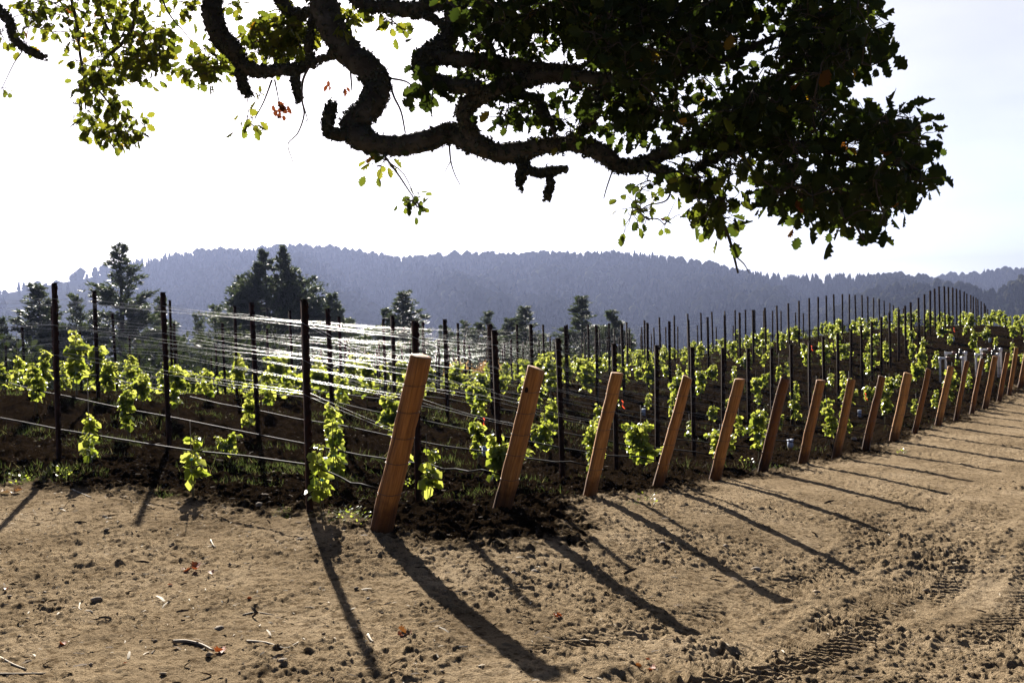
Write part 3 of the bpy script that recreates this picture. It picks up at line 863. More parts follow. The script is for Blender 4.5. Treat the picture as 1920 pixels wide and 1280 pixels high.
# ------------------------------------------------------------------ pines in the valley behind the vineyard
def pine_parts(seed, H, Wd, nb, up, gap, base_free, twin=False, sparse_top=0.0):
    rg = np.random.default_rng(seed)
    tr = MB(); br = MB(); fo = MB()
    stems = [((0, 0), 1.0)] if not twin else [((-.55, 0), .985), ((.55, .2), 1.0)]
    for (ox, oy), hs in stems:
        Hs = H * hs
        tp = np.column_stack([ox + np.cumsum(rg.normal(0, .012 * H / 10, 10)), oy + np.cumsum(rg.normal(0, .012 * H / 10, 10)), np.linspace(-.6, Hs, 10)])
        v, f = tube(smooth_path(tp, 3), np.linspace(.018 * H, .012, 28), 7); tr.add(v, f)
        n_ = int(nb * (.62 if twin else 1))
        for i in range(n_):
            t = base_free + (1 - base_free) * (i + rg.random()) / n_
            z = t * Hs
            prof = min(1.0, (1 - t) * 1.65 + .05) * (.75 + .25 * math.sin(min(1, t * 2.2) * 1.57))
            if twin: prof = min(1.0, (1 - t) * (2.1 if t < .8 else 1.6) + .02)
            prof *= 1 - gap * (math.sin(t * 23 + seed) > .55)
            ln = Wd * prof * rg.uniform(.48, 1.15)
            if t > .93: ln = max(ln, .25)
            a = rg.uniform(0, 2 * math.pi)
            if twin: a = (math.pi if ox < 0 else 0) + rg.normal(0, 1.25)
            dx, dy = math.cos(a), math.sin(a)
            cx = np.interp(z, tp[:, 2], tp[:, 0]); cy = np.interp(z, tp[:, 2], tp[:, 1])
            u_ = np.linspace(0, 1, 6)
            lift = up * (.25 + .5 * t) * rg.uniform(.7, 1.2)
            pts = np.column_stack([cx + dx * ln * u_, cy + dy * ln * u_, z + ln * (lift * u_ ** 1.6 - .10 * np.sin(u_ * 3.1))])
            v, f = tube(pts, np.linspace(.010 + .012 * ln, .006, 6), 4, caps=False); br.add(v, f)
            m_ = max(6, int(ln * 19 * (1 - sparse_top * (t > .75))))
            uu = rg.uniform(.22, 1, m_) ** .75
            P = np.column_stack([np.interp(uu, u_, pts[:, c]) for c in range(3)])
            P += rg.normal(0, 1, (m_, 3)) * np.array([.15, .15, .10]) * (.4 + ln * .33)
            for rep in range(8):
                D = np.column_stack([dx + rg.normal(0, .7, m_), dy + rg.normal(0, .7, m_), .55 + lift * .4 + rg.normal(0, .5, m_)])
                Nn = rg.normal(0, 1, (m_, 3))
                sz = rg.uniform(.16, .36, m_) * (1 if H > 9 else .8)
                leaves(fo, P + rg.normal(0, .05, (m_, 3)), D, Nn, sz, np.clip(rg.normal(.45, .25, m_), 0, 1), SPRAY, SPRAY_F)
    return tr.mesh("trunk", M_PINEBARK, True), br.mesh("branches", M_PINEBARK, True), fo.mesh("crown", M_NEEDLE)
SPRAY = np.array([(-.04, 0, 0), (.04, 0, 0), (.12, .45, .03), (0, 1, 0), (-.12, .45, .03)])
SPRAY_F = np.array([(0, 1, 2), (0, 2, 4), (4, 2, 3)])
PINES = [  # picture column, top row, metres away, half width in metres, variant, label
    (221, 462, 88, 5.2, 0, "tallest open-branched pine, its airy spire rising over the smooth end of the hill"),
    (512, 465, 90, 5.9, 1, "broad dark twin-topped pine standing over the shining wires"),
    (448, 520, 92, 2.6, 2, "narrow pine shoulder to shoulder with the twin-topped pine, on its sunny west side"),
    (405, 576, 96, 2.2, 4, "small pine tip at the edge of the twin-topped pine cluster"),
    (578, 556, 94, 2.1, 3, "bushy pine half hidden behind the thickest steel stake"),
    (70, 537, 80, 3.4, 2, "slim pine just beside the second stake of the tallest post's row"),
    (98, 566, 84, 2.6, 3, "shorter pine tucked behind the slim pine and a steel stake"),
    (141, 556, 86, 2.2, 4, "small pointed pine between two tall steel stakes and the tallest pine"),
    (2, 600, 78, 1.9, 3, "pine cut off by the edge of the view beside the vine tops"),
    (28, 640, 76, 1.5, 4, "very small pine near the edge of the view under the wires"),
    (302, 562, 95, 2.6, 3, "round-topped pine behind the close pair of steel stakes"),
    (372, 590, 100, 1.9, 4, "little dark pine alone in the gap under the top wires"),
    (622, 554, 92, 2.8, 3, "rounded fan-topped pine beside the twin-topped pine, above the wires"),
    (655, 600, 94, 2.4, 3, "low pine at the foot of the fan-topped pine"),
    (756, 549, 92, 3.6, 2, "pointed pine with a shoulder rising above the tallest wooden post"),
    (724, 582, 94, 2.4, 3, "smaller pine leaning on the pointed pine above the tallest wooden post"),
    (826, 612, 100, .9, 5, "thin scrawny pine standing alone beyond the vines"),
    (872, 604, 98, 1.8, 4, "small pine first of the middle clump beyond the vines"),
    (898, 608, 96, 2.2, 3, "low bushy pine inside the middle clump"),
    (914, 586, 97, 1.7, 4, "slim pointed pine of the middle clump behind a stake"),
    (955, 600, 99, 2.6, 3, "rounded pine of the middle clump between thin stakes"),
    (985, 577, 96, 3.0, 5, "tall loose pine ending the middle clump"),
    (1040, 640, 104, 1.1, 4, "tiny pine low behind the green vine tops"),
    (1091, 558, 96, 3.0, 5, "shapely open pine standing alone above the third wooden post"),
    (1146, 585, 98, 2.9, 3, "round dense pine next to the shapely open pine"),
    (1184, 628, 102, .9, 4, "tiny pine tip at the end of the line of pines"),
    (840, 618, 102, 1.8, 3, "bushy pine behind the thin scrawny pine, before the middle clump"),
    (935, 622, 101, 2.2, 3, "dense low pine filling the gap inside the middle clump"),
    (1015, 628, 103, 2.0, 3, "low dark pine between the tall loose pine and a tiny pine"),
    (780, 606, 96, 2.0, 3, "bushy pine on the east shoulder of the pointed pine"),
    (690, 616, 97, 1.8, 4, "small pine between the fan-topped pine and the pointed pine"),
    (852, 626, 105, 1.6, 4, "small pointed pine just before the middle clump"),
    (885, 618, 103, 1.9, 3, "squat pine under the first tips of the middle clump"),
    (970, 606, 103, 1.9, 4, "pointed pine tucked beside the tall loose pine"),
    (1062, 622, 104, 1.6, 4, "small pine at the foot of the shapely open pine"),
    (1120, 618, 105, 1.7, 3, "low pine between the shapely open pine and the round dense pine"),
    (530, 566, 99, 2.6, 3, "bushy pine backing the twin-topped pine"),
    (838, 648, 104, 1.4, 3, "low bushy pine between the thin scrawny pine and the middle clump"),
]
pv = {}
pspec = {0: (16, 3.0, 185, .75, .25, .10, False, .45), 1: (16, 5.4, 330, .5, .12, .25, True, .1), 2: (14, 2.4, 180, .85, .15, .1, False, .1), 3: (11, 2.6, 160, 1.0, .1, .08, False, 0), 4: (9, 1.6, 110, .8, .15, .08, False, .1), 5: (13, 2.2, 165, .9, .45, .12, False, .35)}
for v_, (H, Wd, nb, up, gap, bf, tw, spt) in pspec.items():
    pv[v_] = (H, Wd) + pine_parts(300 + v_, H, Wd, nb, up, gap, bf, tw, spt)
for px, py, d, hw, v_, lab in PINES:
    top = at(px, py, d); z = gz(top[0], top[1])
    H, Wd, m1, m2, m3 = pv[v_]
    root = empty("pine_tree", (top[0], top[1], z), rp.uniform(0, 6.28) if v_ != 1 else .1)
    sz = (top[2] - z) / H
    sx = hw / Wd * (1 if v_ < 2 else 1.15)
    root.scale = (sx, sx, sz)
    for nm, me in (("trunk", m1), ("branches", m2), ("crown", m3)):
        o = bpy.data.objects.new(nm, me); COL.objects.link(o); o.parent = root
    tag(root, lab, "pine tree", "pines beyond the vineyard")

# ------------------------------------------------------------------ shrubs on the far slope
OVAL = np.array([(0, 0, 0), (.28, .35, .03), (.2, .75, .03), (0, 1, 0), (-.2, .75, .03), (-.28, .35, .03)])
OVAL_F = np.array([(0, 1, 5), (1, 2, 5), (2, 4, 5), (2, 3, 4)])
def shrub_mesh(seed, mat, n_=1500, lobes=7):
    rg = np.random.default_rng(seed); b = MB()
    cs = rg.normal(0, 1, (lobes, 3)) * np.array([.5, .5, .22]) + np.array([0, 0, .5]); rs = rg.uniform(.28, .5, lobes)
    w_ = rg.integers(0, lobes, n_); d = unit(rg.normal(0, 1, (n_, 3)))
    P = cs[w_] + d * (rs[w_] * rg.uniform(.55, 1.05, n_))[:, None]; P[:, 2] = np.abs(P[:, 2])
    leaves(b, P, d + rg.normal(0, .6, (n_, 3)), rg.normal(0, 1, (n_, 3)), rg.uniform(.05, .11, n_), np.clip(rg.normal(.5, .25, n_), 0, 1), OVAL, OVAL_F)
    return b.mesh("crown", mat)
def stems_mesh(seed):
    rg = np.random.default_rng(seed); b = MB()
    for i in range(6):
        a = rg.uniform(0, 6.28); q = np.array([[0, 0, -.25], [.1 * math.cos(a), .1 * math.sin(a), .2], [.4 * math.cos(a), .4 * math.sin(a), .7]])
        v, f = tube(q, [.03, .022, .008], 5); b.add(v, f)
    return b.mesh("stems", M_PINEBARK, True)
sm_ = [shrub_mesh(40 + i, M_SHRUB) for i in range(3)]; sd_ = shrub_mesh(50, M_DRY); ss_ = stems_mesh(60)
SHR = [(20, 676, 58, 4.5, "beside the very small pine at the edge of the view"), (95, 658, 62, 5.2, "under the slim pine behind the second stake"), (170, 662, 60, 4.5, "below the small pointed pine"), (255, 654, 66, 5.6, "at the foot of the tallest pine"),
       (330, 646, 70, 5.2, "below the round-topped pine"), (385, 650, 62, 4.9, "under the little lone pine, beneath the wires"), (450, 641, 68, 5.6, "at the shaded foot of the narrow pine"), (530, 636, 72, 6.3, "directly under the twin-topped pine"), (600, 634, 70, 5.2, "below the fan-topped pine"),
       (668, 641, 72, 4.5, "between the fan-topped and pointed pines"), (740, 648, 74, 5.2, "under the pointed pine above the tallest post"), (812, 653, 80, 4.5, "by the thin scrawny pine"), (1000, 653, 82, 4.9, "under the tall loose pine"), (1075, 650, 84, 4.2, "under the shapely open pine"), (1150, 648, 84, 4.2, "under the round dense pine")]
for i_, (px, py, d, sc, lab) in enumerate(SHR):
    P = at(px, py, d); z = gz(P[0], P[1])
    root = empty("shrub", (P[0], P[1], z), rp.uniform(0, 6.28)); hs = max(1.2, (P[2] - z)) / 1.05
    root.scale = (sc, sc, hs)
    for nm, me in (("crown", sm_[i_ % 3]), ("stems", ss_)):
        o = bpy.data.objects.new(nm, me); COL.objects.link(o); o.parent = root
    tag(root, "dark green far shrub " + lab, "shrub", "shrubs on the slope beyond the vines")
P = at(905, 668, 66); z = gz(P[0], P[1])
root = empty("dry_shrub", (P[0], P[1], z)); root.scale = (2.2, 2.2, max(1.0, P[2] - z) / 1.05)
for nm, me in (("crown", sd_), ("stems", ss_)):
    o = bpy.data.objects.new(nm, me); COL.objects.link(o); o.parent = root
tag(root, "withered tan bush showing behind the vines of the middle rows", "shrub")

# ------------------------------------------------------------------ wooded hills across the valley
def hill(name, prof, D, depth, zfoot, lab, seed, n_tree, tmin, tmax, bare=None, back=700):
    rg = np.random.default_rng(seed)
    px = np.linspace(prof[0][0], prof[-1][0], 150)
    py = np.interp(px, [p[0] for p in prof], [p[1] for p in prof])
    top = np.array([at(a, b_, D) for a, b_ in zip(px, py)])
    dirs = unit(np.column_stack([top[:, :2]]))
    nv = 46
    V = []
    for i in range(nv):
        t = i / (nv - 1)
        if t <= .8:
            s_ = t / .8
            off = depth * (1 - s_)
            w_ = s_ ** 1.15
            xy = top[:, :2] - dirs * off
            z = zfoot + (top[:, 2] - zfoot) * w_
            ridge = (fbm(px / 170 + s_ * .6, np.full_like(px, s_ * 1.8) + px / 500, seed, 4) - .5)
            z = z + ridge * 100 * math.sin(math.pi * s_) * min(1, D / 2200)
        else:
            s_ = (t - .8) / .2
            xy = top[:, :2] + dirs * back * s_
            z = top[:, 2] - (top[:, 2] - zfoot) * s_ ** 1.5 * .8
        V.append(np.column_stack([xy, z]))
    V = np.array(V); n1, n2 = V.shape[:2]
    i = np.arange(n1 - 1)[:, None] * n2; j = np.arange(n2 - 1)[None]
    a0 = (i + j).ravel()
    b = MB(); b.add(V.reshape(-1, 3), np.stack([a0, a0 + 1, a0 + n2 + 1, a0 + n2], 1))
    o = b.build(name, M_HILL, None, True)
    tag(o, lab, "hill", kind="structure")
    # trees on the slope that faces us and along the crest
    cone_v = []
    N = n_tree
    fi = np.concatenate([rg.uniform(0.06, .795, int(N * .86)) ** .8, np.full(N - int(N * .86), .8) + rg.normal(0, .008, N - int(N * .86))]) * (nv - 1)
    fj = rg.uniform(0, n2 - 1.01, N)
    i0 = np.clip(fi.astype(int), 0, n1 - 2); j0 = fj.astype(int); u_ = (fi - i0)[:, None]; w_ = (fj - j0)[:, None]
    Pp = V[i0, j0] * (1 - u_) * (1 - w_) + V[i0 + 1, j0] * u_ * (1 - w_) + V[i0, j0 + 1] * (1 - u_) * w_ + V[i0 + 1, j0 + 1] * u_ * w_
    dens = fbm(Pp[:, 0] / 160, Pp[:, 1] / 160, seed + 3, 3)
    keep = (dens > .30) | (fi > .77 * (nv - 1))
    if bare is not None:
        xx = px[j0]; keep &= (xx > bare) | (rg.random(N) < .10)
    Pp = Pp[keep]; N = len(Pp)
    H = (tmin * .7 + (tmax * 1.1 - tmin * .7) * rg.random(N) ** 1.4) * (.7 + .6 * fbm(Pp[:, 0] / 90, Pp[:, 1] / 90, seed + 9, 2))
    kind = (fbm(Pp[:, 0] / 130, Pp[:, 1] / 130, seed + 13, 2) + .16 * (rg.random(N) - .5) > np.where(fi[keep] > .77 * (nv - 1), .47, .54)).astype(float)
    glade = sstep(750, 880, px[j0[keep]]) * sstep(1300, 1150, px[j0[keep]]) * sstep(.25, .4, fi[keep] / nv) * sstep(.72, .6, fi[keep] / nv) * (fbm(Pp[:, 0] / 70, Pp[:, 1] / 70, seed + 17, 2) > .5)
    kind = np.maximum(kind, glade)
    R = H * np.where(kind > .5, rg.uniform(.30, .48, N), rg.uniform(.17, .30, N))
    k_ = 6
    lev = [(0.0, .5), (.22, 1.0), (.45, .62), (.48, .80), (.72, .38), (.75, .5), (1.0, .02)]
    levb = [(0.0, .35), (.2, .9), (.45, 1.0), (.6, .98), (.75, .8), (.9, .5), (1.0, .08)]
    ang = np.arange(k_) * 2 * math.pi / k_
    VV = np.zeros((N, len(lev) * k_, 3))
    for li in range(len(lev)):
        zf = np.where(kind > .5, levb[li][0], lev[li][0]); rf = np.where(kind > .5, levb[li][1], lev[li][1])
        jit = rg.uniform(.6, 1.25, (N, k_))
        VV[:, li * k_:(li + 1) * k_, 0] = Pp[:, 0:1] + (R * rf)[:, None] * jit * np.cos(ang)
        VV[:, li * k_:(li + 1) * k_, 1] = Pp[:, 1:2] + (R * rf)[:, None] * jit * np.sin(ang)
        VV[:, li * k_:(li + 1) * k_, 2] = (Pp[:, 2] - .5 + H * zf)[:, None] + rg.uniform(-.03, .03, (N, k_)) * H[:, None]
    li = np.arange(len(lev) - 1)[:, None] * k_; j = np.arange(k_)[None]
    q0 = (li + j).ravel(); q1 = (li + (j + 1) % k_).ravel()
    fq = np.stack([q0, q1, q1 + k_, q0 + k_], 1)
    m_ = len(lev) * k_
    faces = (fq[None] + (np.arange(N) * m_)[:, None, None]).reshape(-1, 4)
    b = MB(); b.add(VV.reshape(-1, 3), faces, np.repeat(np.clip(kind * .55 + rg.uniform(0, .45, N) * np.where(glade > .3, 1, .75), 0, 1), m_))
    return b
m, n, l = mat_new("hill_floor"); M_HILL = m
bb = n["Principled BSDF"]; bb.inputs["Roughness"].default_value = 1.0; bb.inputs["Specular IOR Level"].default_value = 0.0
t_ = noise(n, l, .012, 4, .6, obj_coord(n)); rr_ = ramp(n, [(.4, (.011, .014, .007)), (.66, (.020, .020, .011))]); l.new(t_.outputs["Fac"], rr_.inputs[0]); l.new(rr_.outputs[0], bb.inputs["Base Color"])
M_FOREST = leaf_material("forest_crown", [(0, (.010, .016, .009)), (.5, (.016, .022, .011)), (.6, (.030, .033, .017)), (.88, (.05, .05, .026)), (1, (.12, .115, .06))], [(0, (.01, .015, .006)), (.5, (.015, .02, .008)), (.6, (.04, .045, .016)), (1, (.07, .07, .03))], .0, 1.0, .3)
RIDGE = [(-420, 600), (-200, 570), (0, 552), (100, 533), (170, 520), (250, 503), (330, 493), (400, 485), (500, 476), (560, 474), (620, 474), (690, 486), (750, 494), (850, 489), (920, 487), (980, 493), (1030, 489), (1100, 487), (1200, 486), (1250, 492), (1300, 500), (1350, 510), (1400, 524), (1450, 529), (1560, 531), (1680, 530), (1740, 535), (1800, 545), (1860, 562), (1960, 590), (2200, 620), (2400, 640)]
NEARR = [(1500, 620), (1600, 580), (1680, 556), (1740, 545), (1790, 548), (1850, 565), (1880, 560), (1910, 545), (1960, 530), (2050, 520), (2200, 515), (2500, 530)]
FARR = [(1500, 560), (1620, 552), (1700, 545), (1780, 528), (1830, 522), (1870, 516), (1920, 514), (2000, 518), (2100, 525), (2300, 540), (2600, 560)]
fbm_all = MB()
f1 = hill("hills", RIDGE, 2200, 1250, -95, "long wooded hill fading to blue behind the whole vineyard", 11, 13000, 13, 22, bare=190)
f2 = hill("hills", NEARR, 1500, 700, -95, "lower wooded spur behind the crest stakes", 23, 2200, 14, 22)
f3 = hill("hills", FARR, 3300, 1000, -60, "distant pale ridge beyond the crest of the vineyard", 31, 3000, 18, 28)
for f_ in (f1, f2, f3): fbm_all.merge(f_)
o = fbm_all.build("forest", M_FOREST, None)
tag(o, "hazy forest of conifers covering the hills across the valley", "forest", kind="stuff")

# ------------------------------------------------------------------ the old oak overhead
oak = empty("oak_tree", (-5.6, 4.2, gz(-5.6, 4.2)))
tag(oak, "old oak overhead with crooked lichen-covered limbs and dark lobed leaves hanging over the vineyard", "oak tree")
OAKBASE = np.array(oak.location)
ro = np.random.default_rng(21)
nodes_p = []                                   # points twigs may grow from: (x, y, z)

LIMB_K = .73
def limb_pts(spec):
    """spec rows: picture column, row, radius in picture pixels, metres away."""
    s_ = smooth_path(np.array(spec, float), 7)
    P = np.array([at(a, b_, d) for a, b_, _, d in s_])
    R = s_[:, 2] * s_[:, 3] / F * LIMB_K
    return P, R

def barky(P, R, sides, rg, amp=.10):
    n_ = len(P)
    # finer steps with knobbly bark
    L = np.concatenate([[0], np.cumsum(np.linalg.norm(np.diff(P, axis=0), axis=1))])
    m_ = max(6, int(L[-1] / .022))
    t = np.linspace(0, L[-1], m_)
    Q = np.column_stack([np.interp(t, L, P[:, c]) for c in range(3)]); r = np.interp(t, L, R)
    v, f = tube(Q, r, sides)
    v2 = v[:m_ * sides].reshape(m_, sides, 3)
    aa = np.arange(sides) / sides * 2 * math.pi
    u_ = t[:, None]
    kn = (fbm(np.cos(aa)[None] * 2.2 + u_ * 9, np.sin(aa)[None] * 2.2 + u_ * 4, 71, 3) - .5) * 1.9 + (vnoise(np.cos(aa)[None] * 6 + u_ * 35, np.sin(aa)[None] * 6 + u_ * 12, 75) - .5) * .9
    kn += (rg.random((m_, sides)) - .5) * .35
    sw = (fbm(t * 3.2, t * 0 + 5, 77, 2) - .5)[:, None] * .5
    v2 = Q[:, None] + (v2 - Q[:, None]) * (1 + amp * kn[..., None] * 1.5 + amp * 2 * sw[..., None])
    v[:m_ * sides] = v2.reshape(-1, 3)
    return v, f, Q, r

LIMBS = [
    # the main sinuous limb, sweeping down and away along the bottom of the crown
    [(560, -330, 46, 7.4), (585, -120, 42, 7.1), (600, -30, 38, 6.9), (617, 40, 35, 6.8), (650, 95, 33, 6.7), (692, 130, 33, 6.6), (708, 160, 33, 6.6), (696, 198, 33, 6.5), (668, 226, 33, 6.5), (664, 245, 33, 6.5), (690, 266, 27, 6.4), (740, 273, 24, 6.4), (800, 264, 25, 6.3), (845, 250, 26, 6.3), (885, 266, 27, 6.2), (930, 285, 24, 6.2), (975, 285, 24, 6.1), (1020, 274, 20, 6.0), (1080, 270, 19, 5.9), (1130, 288, 22, 5.8), (1165, 312, 17, 5.8), (1210, 304, 15, 5.7), (1260, 280, 17, 5.6), (1330, 263, 15, 5.5), (1420, 263, 13, 5.4), (1520, 272, 10, 5.3), (1600, 255, 8, 5.2), (1690, 225, 5, 5.1)],
    # broken stub at its elbow
    [(672, 250, 20, 6.5), (645, 253, 14, 6.45), (618, 248, 12, 6.4), (614, 232, 12, 6.4), (619, 212, 13, 6.4), (622, 197, 7, 6.4)],
    # branch rising from the limb into the crown
    [(890, 275, 22, 6.2), (878, 235, 20, 6.15), (868, 207, 19, 6.1), (890, 187, 21, 6.1), (930, 168, 20, 6.0), (985, 150, 19, 5.9), (1060, 140, 18, 5.8), (1150, 150, 15, 5.6), (1250, 140, 12, 5.5), (1360, 110, 9, 5.4), (1470, 60, 6, 5.3)],
    # hooked limb from above
    [(880, -260, 26, 6.4), (865, -80, 24, 6.3), (855, 10, 22, 6.2), (845, 55, 22, 6.2), (828, 85, 23, 6.15), (800, 105, 24, 6.1), (786, 122, 17, 6.1), (800, 140, 16, 6.05), (835, 158, 18, 6.0), (900, 165, 17, 6.0)],
    [(800, 108, 20, 6.1), (850, 110, 18, 6.05), (920, 118, 18, 6.0), (1000, 128, 17, 5.9), (1080, 132, 14, 5.8)],
    # bough across the top of the picture
    [(640, -40, 26, 6.8), (680, 8, 15, 6.7), (730, 12, 16, 6.6), (768, 18, 19, 6.5), (815, 10, 16, 6.4), (860, 0, 14, 6.3), (960, -20, 15, 6.0), (1100, -10, 14, 5.7), (1250, 20, 11, 5.5), (1400, 10, 8, 5.3)],
    [(770, 26, 8, 6.5), (800, 30, 7, 6.4), (836, 48, 8, 6.3)],
    # left limb with stubs
    [(395, -300, 40, 8.1), (398, -110, 32, 7.7), (400, -10, 25, 7.5), (398, 30, 24, 7.4), (412, 68, 25, 7.35), (436, 92, 23, 7.3), (452, 115, 18, 7.3), (470, 130, 16, 7.25), (505, 133, 13, 7.2), (545, 130, 13, 7.1), (562, 128, 10, 7.1), (585, 117, 6, 7.0), (625, 104, 8, 6.8)],
    [(452, 120, 14, 7.3), (452, 145, 12, 7.3), (458, 165, 11, 7.3), (467, 178, 4, 7.3)],
    [(553, 132, 11, 7.1), (554, 155, 9, 7.1), (559, 178, 7, 7.1), (556, 190, 2, 7.1)],
    [(600, -60, 10, 7.0), (588, 10, 9, 6.95), (582, 60, 7, 6.9), (581, 100, 9, 6.95), (592, 128, 3, 6.95)],
    [(500, -90, 26, 7.6), (525, -5, 18, 7.4), (548, 25, 14, 7.3), (580, 24, 13, 7.1), (620, 15, 10, 6.9)],
    # hanging spur with its angular twig
    [(975, 290, 17, 6.1), (982, 310, 15, 6.1), (978, 330, 11, 6.05), (975, 350, 4, 6.05)],
    [(985, 318, 9, 6.1), (1010, 324, 8, 6.05), (1030, 322, 8, 6.05), (1050, 318, 6, 6.0), (1066, 316, 5, 6.0)],
    [(1032, 322, 7, 6.05), (1032, 345, 6, 6.05), (1027, 362, 7, 6.05), (1026, 375, 3, 6.05)],
    # limb entering at the edge of the view
    [(-60, -90, 16, 8.6), (-10, 8, 12, 8.4), (16, 38, 11, 8.3), (28, 75, 9, 8.2), (55, 95, 8, 8.1), (82, 108, 6, 8.1)],
    # bare branchlets in the crown
    [(1060, 272, 13, 5.9), (1100, 235, 12, 5.8), (1118, 200, 11, 5.7), (1135, 160, 10, 5.7), (1190, 120, 8, 5.6)],
    [(940, 170, 9, 6.0), (1000, 185, 7, 5.9), (1020, 210, 7, 5.85), (1038, 245, 5, 5.8), (1040, 260, 4, 5.8)],
    [(1190, 308, 9, 5.7), (1240, 318, 10, 5.6), (1290, 340, 9, 5.5), (1325, 360, 7, 5.4), (1350, 405, 5, 5.3), (1368, 450, 4, 5.3), (1384, 512, 2.5, 5.3)],
    [(1300, 318, 8, 5.5), (1340, 296, 8, 5.5), (1400, 278, 7, 5.4)],
    [(1420, 262, 9, 5.4), (1480, 310, 7, 5.3), (1540, 350, 6, 5.1), (1590, 400, 5, 5.0), (1620, 450, 3, 5.0)],
    [(1330, 262, 9, 5.5), (1400, 190, 8, 5.4), (1480, 130, 7, 5.3), (1560, 60, 6, 5.2), (1600, -20, 5, 5.2)],
    [(1520, 272, 8, 5.3), (1600, 300, 6, 5.1), (1680, 330, 5, 5.0), (1740, 340, 3, 5.0)],
]
for sp in LIMBS:
    P, R = limb_pts(sp)
    v, f, Q, r = barky(P, R, 14 if R.max() > .05 else 9, ro)
    b = MB(); b.add(v - OAKBASE, f)
    b.build("limb", M_BARK, oak, True)
    nodes_p.append(Q[::4])
# lichen and moss tufts along the limbs
lb = MB()
for sp in LIMBS:
    P, R = limb_pts(sp)
    for i in range(int(len(P) * 22)):
        k = ro.integers(0, len(P))
        if R[k] < .014: continue
        d = unit(ro.normal(0, 1, 3)); tan = P[min(k + 1, len(P) - 1)] - P[max(k - 1, 0)]; tan /= np.linalg.norm(tan) + 1e-9
        d = d - tan * (d @ tan); d /= np.linalg.norm(d) + 1e-9
        c = P[k] + d * R[k] * ro.uniform(.9, 1.12) + tan * ro.normal(0, .02)
        s_ = ro.uniform(.007, .024); q = c + unit(ro.normal(0, 1, (6, 3))) * s_
        lb.add(q, np.array([(0, 1, 2), (2, 3, 4), (4, 5, 0), (1, 3, 5)]))
lb.v = [v - OAKBASE for v in lb.v]
lb.build("lichen", M_LICHEN, oak)
# the trunk beyond the edge of the view, and the boughs that carry everything
def lim(pts, rr, nm):
    P = smooth_path(np.array(pts, float), 7); R = np.interp(np.linspace(0, 1, len(P)), np.linspace(0, 1, len(rr)), rr)
    v, f, Q, r = barky(P, R, 18, ro); b = MB(); b.add(v - OAKBASE, f); b.build(nm, M_BARK, oak, True)
ob = OAKBASE
lim([ob + [0, 0, -.3], ob + [.05, .1, .9], ob + [.25, .3, 1.9], ob + [.7, .7, 3.0]], [.62, .50, .45, .40], "trunk")
for tgt, r0 in ((LIMBS[0][0], .26), (LIMBS[7][0], .22), (LIMBS[3][0], .20)):
    E_ = at(tgt[0], tgt[1], tgt[3]); a_ = ob + [.65, .65, 2.9]
    lim([a_, a_ * .6 + E_ * .4 + [0, 0, .5], a_ * .2 + E_ * .8 + [0, 0, .35], E_], [r0 * 1.2, r0, r0 * .85, tgt[2] * tgt[3] / F], "limb")
E1 = at(1000, -700, 6.0); a_ = at(LIMBS[3][0][0], LIMBS[3][0][1], LIMBS[3][0][3])
lim([a_, a_ * .5 + E1 * .5 + [0, 0, .1], E1, at(1500, -600, 5.6)], [.12, .10, .08, .04], "limb")
nodes_p.append(np.array([a_ * (1 - t) + E1 * t for t in np.linspace(0, 1, 12)])); nodes_p.append(np.array([E1 * (1 - t) + at(1500, -600, 5.6) * t for t in np.linspace(0, 1, 12)]))

def in_poly(x, y, poly):
    p = np.array(poly, float); ins = np.zeros(len(x), bool); j = len(p) - 1
    for i in range(len(p)):
        c = ((p[i, 1] > y) != (p[j, 1] > y)) & (x < (p[j, 0] - p[i, 0]) * (y - p[i, 1]) / (p[j, 1] - p[i, 1] + 1e-9) + p[i, 0])
        ins ^= c; j = i
    return ins

CROWN = [(800, -60), (905, 20), (930, 90), (1010, 110), (1080, 170), (1150, 165), (1215, 225), (1270, 250), (1330, 250), (1370, 300), (1400, 330), (1430, 368), (1490, 378), (1520, 408), (1550, 355), (1590, 370), (1585, 425), (1610, 445), (1638, 432), (1645, 385), (1680, 368), (1712, 350), (1748, 312), (1740, 240), (1705, 200), (1665, 180), (1662, 110), (1645, 80), (1630, 30), (1615, -60)]
LOW = [(1240, 330), (1290, 318), (1340, 345), (1370, 385), (1366, 425), (1352, 445), (1330, 442), (1320, 405), (1290, 380), (1268, 360)]
clus = []      # picture column, row, depth, spread (m), leaves, leaf size range, droop
xs = ro.uniform(780, 1800, 6000); ys = ro.uniform(-60, 480, 6000)
ok = in_poly(xs + 70 * (fbm(xs / 45, ys / 45, 83, 3) - .5), ys + 60 * (fbm(xs / 45, ys / 45, 86, 3) - .5), CROWN); xs, ys = xs[ok], ys[ok]
gap = fbm(xs / 55, ys / 55, 81, 3)
thin = np.where((xs < 1420) & (ys > 150), .50, np.where(xs < 1050, .42, .36))
ok = gap > thin + .085; xs, ys = xs[ok][:640], ys[ok][:640]
for x, y in zip(xs, ys):
    if y < 260 and x > 1080 and x < 1640 and ro.random() < .30: clus.append((x + ro.normal(0, 12), y + ro.normal(0, 12), ro.uniform(6.2, 7.8), .13, 9, (.06, .10), .5))
    near_ = np.clip((x - 900) / 800, 0, 1)
    clus.append((x, y, ro.uniform(5.2, 6.6) - 1.0 * near_, .10, ro.integers(6, 11), (.046, .088), .5))
xs = ro.uniform(1220, 1390, 160); ys = ro.uniform(315, 465, 160); ok = in_poly(xs, ys, LOW)
for x, y in zip(xs[ok][:26], ys[ok][:26]): clus.append((x, y, ro.uniform(5.1, 5.5), .08, 5, (.055, .095), .7))
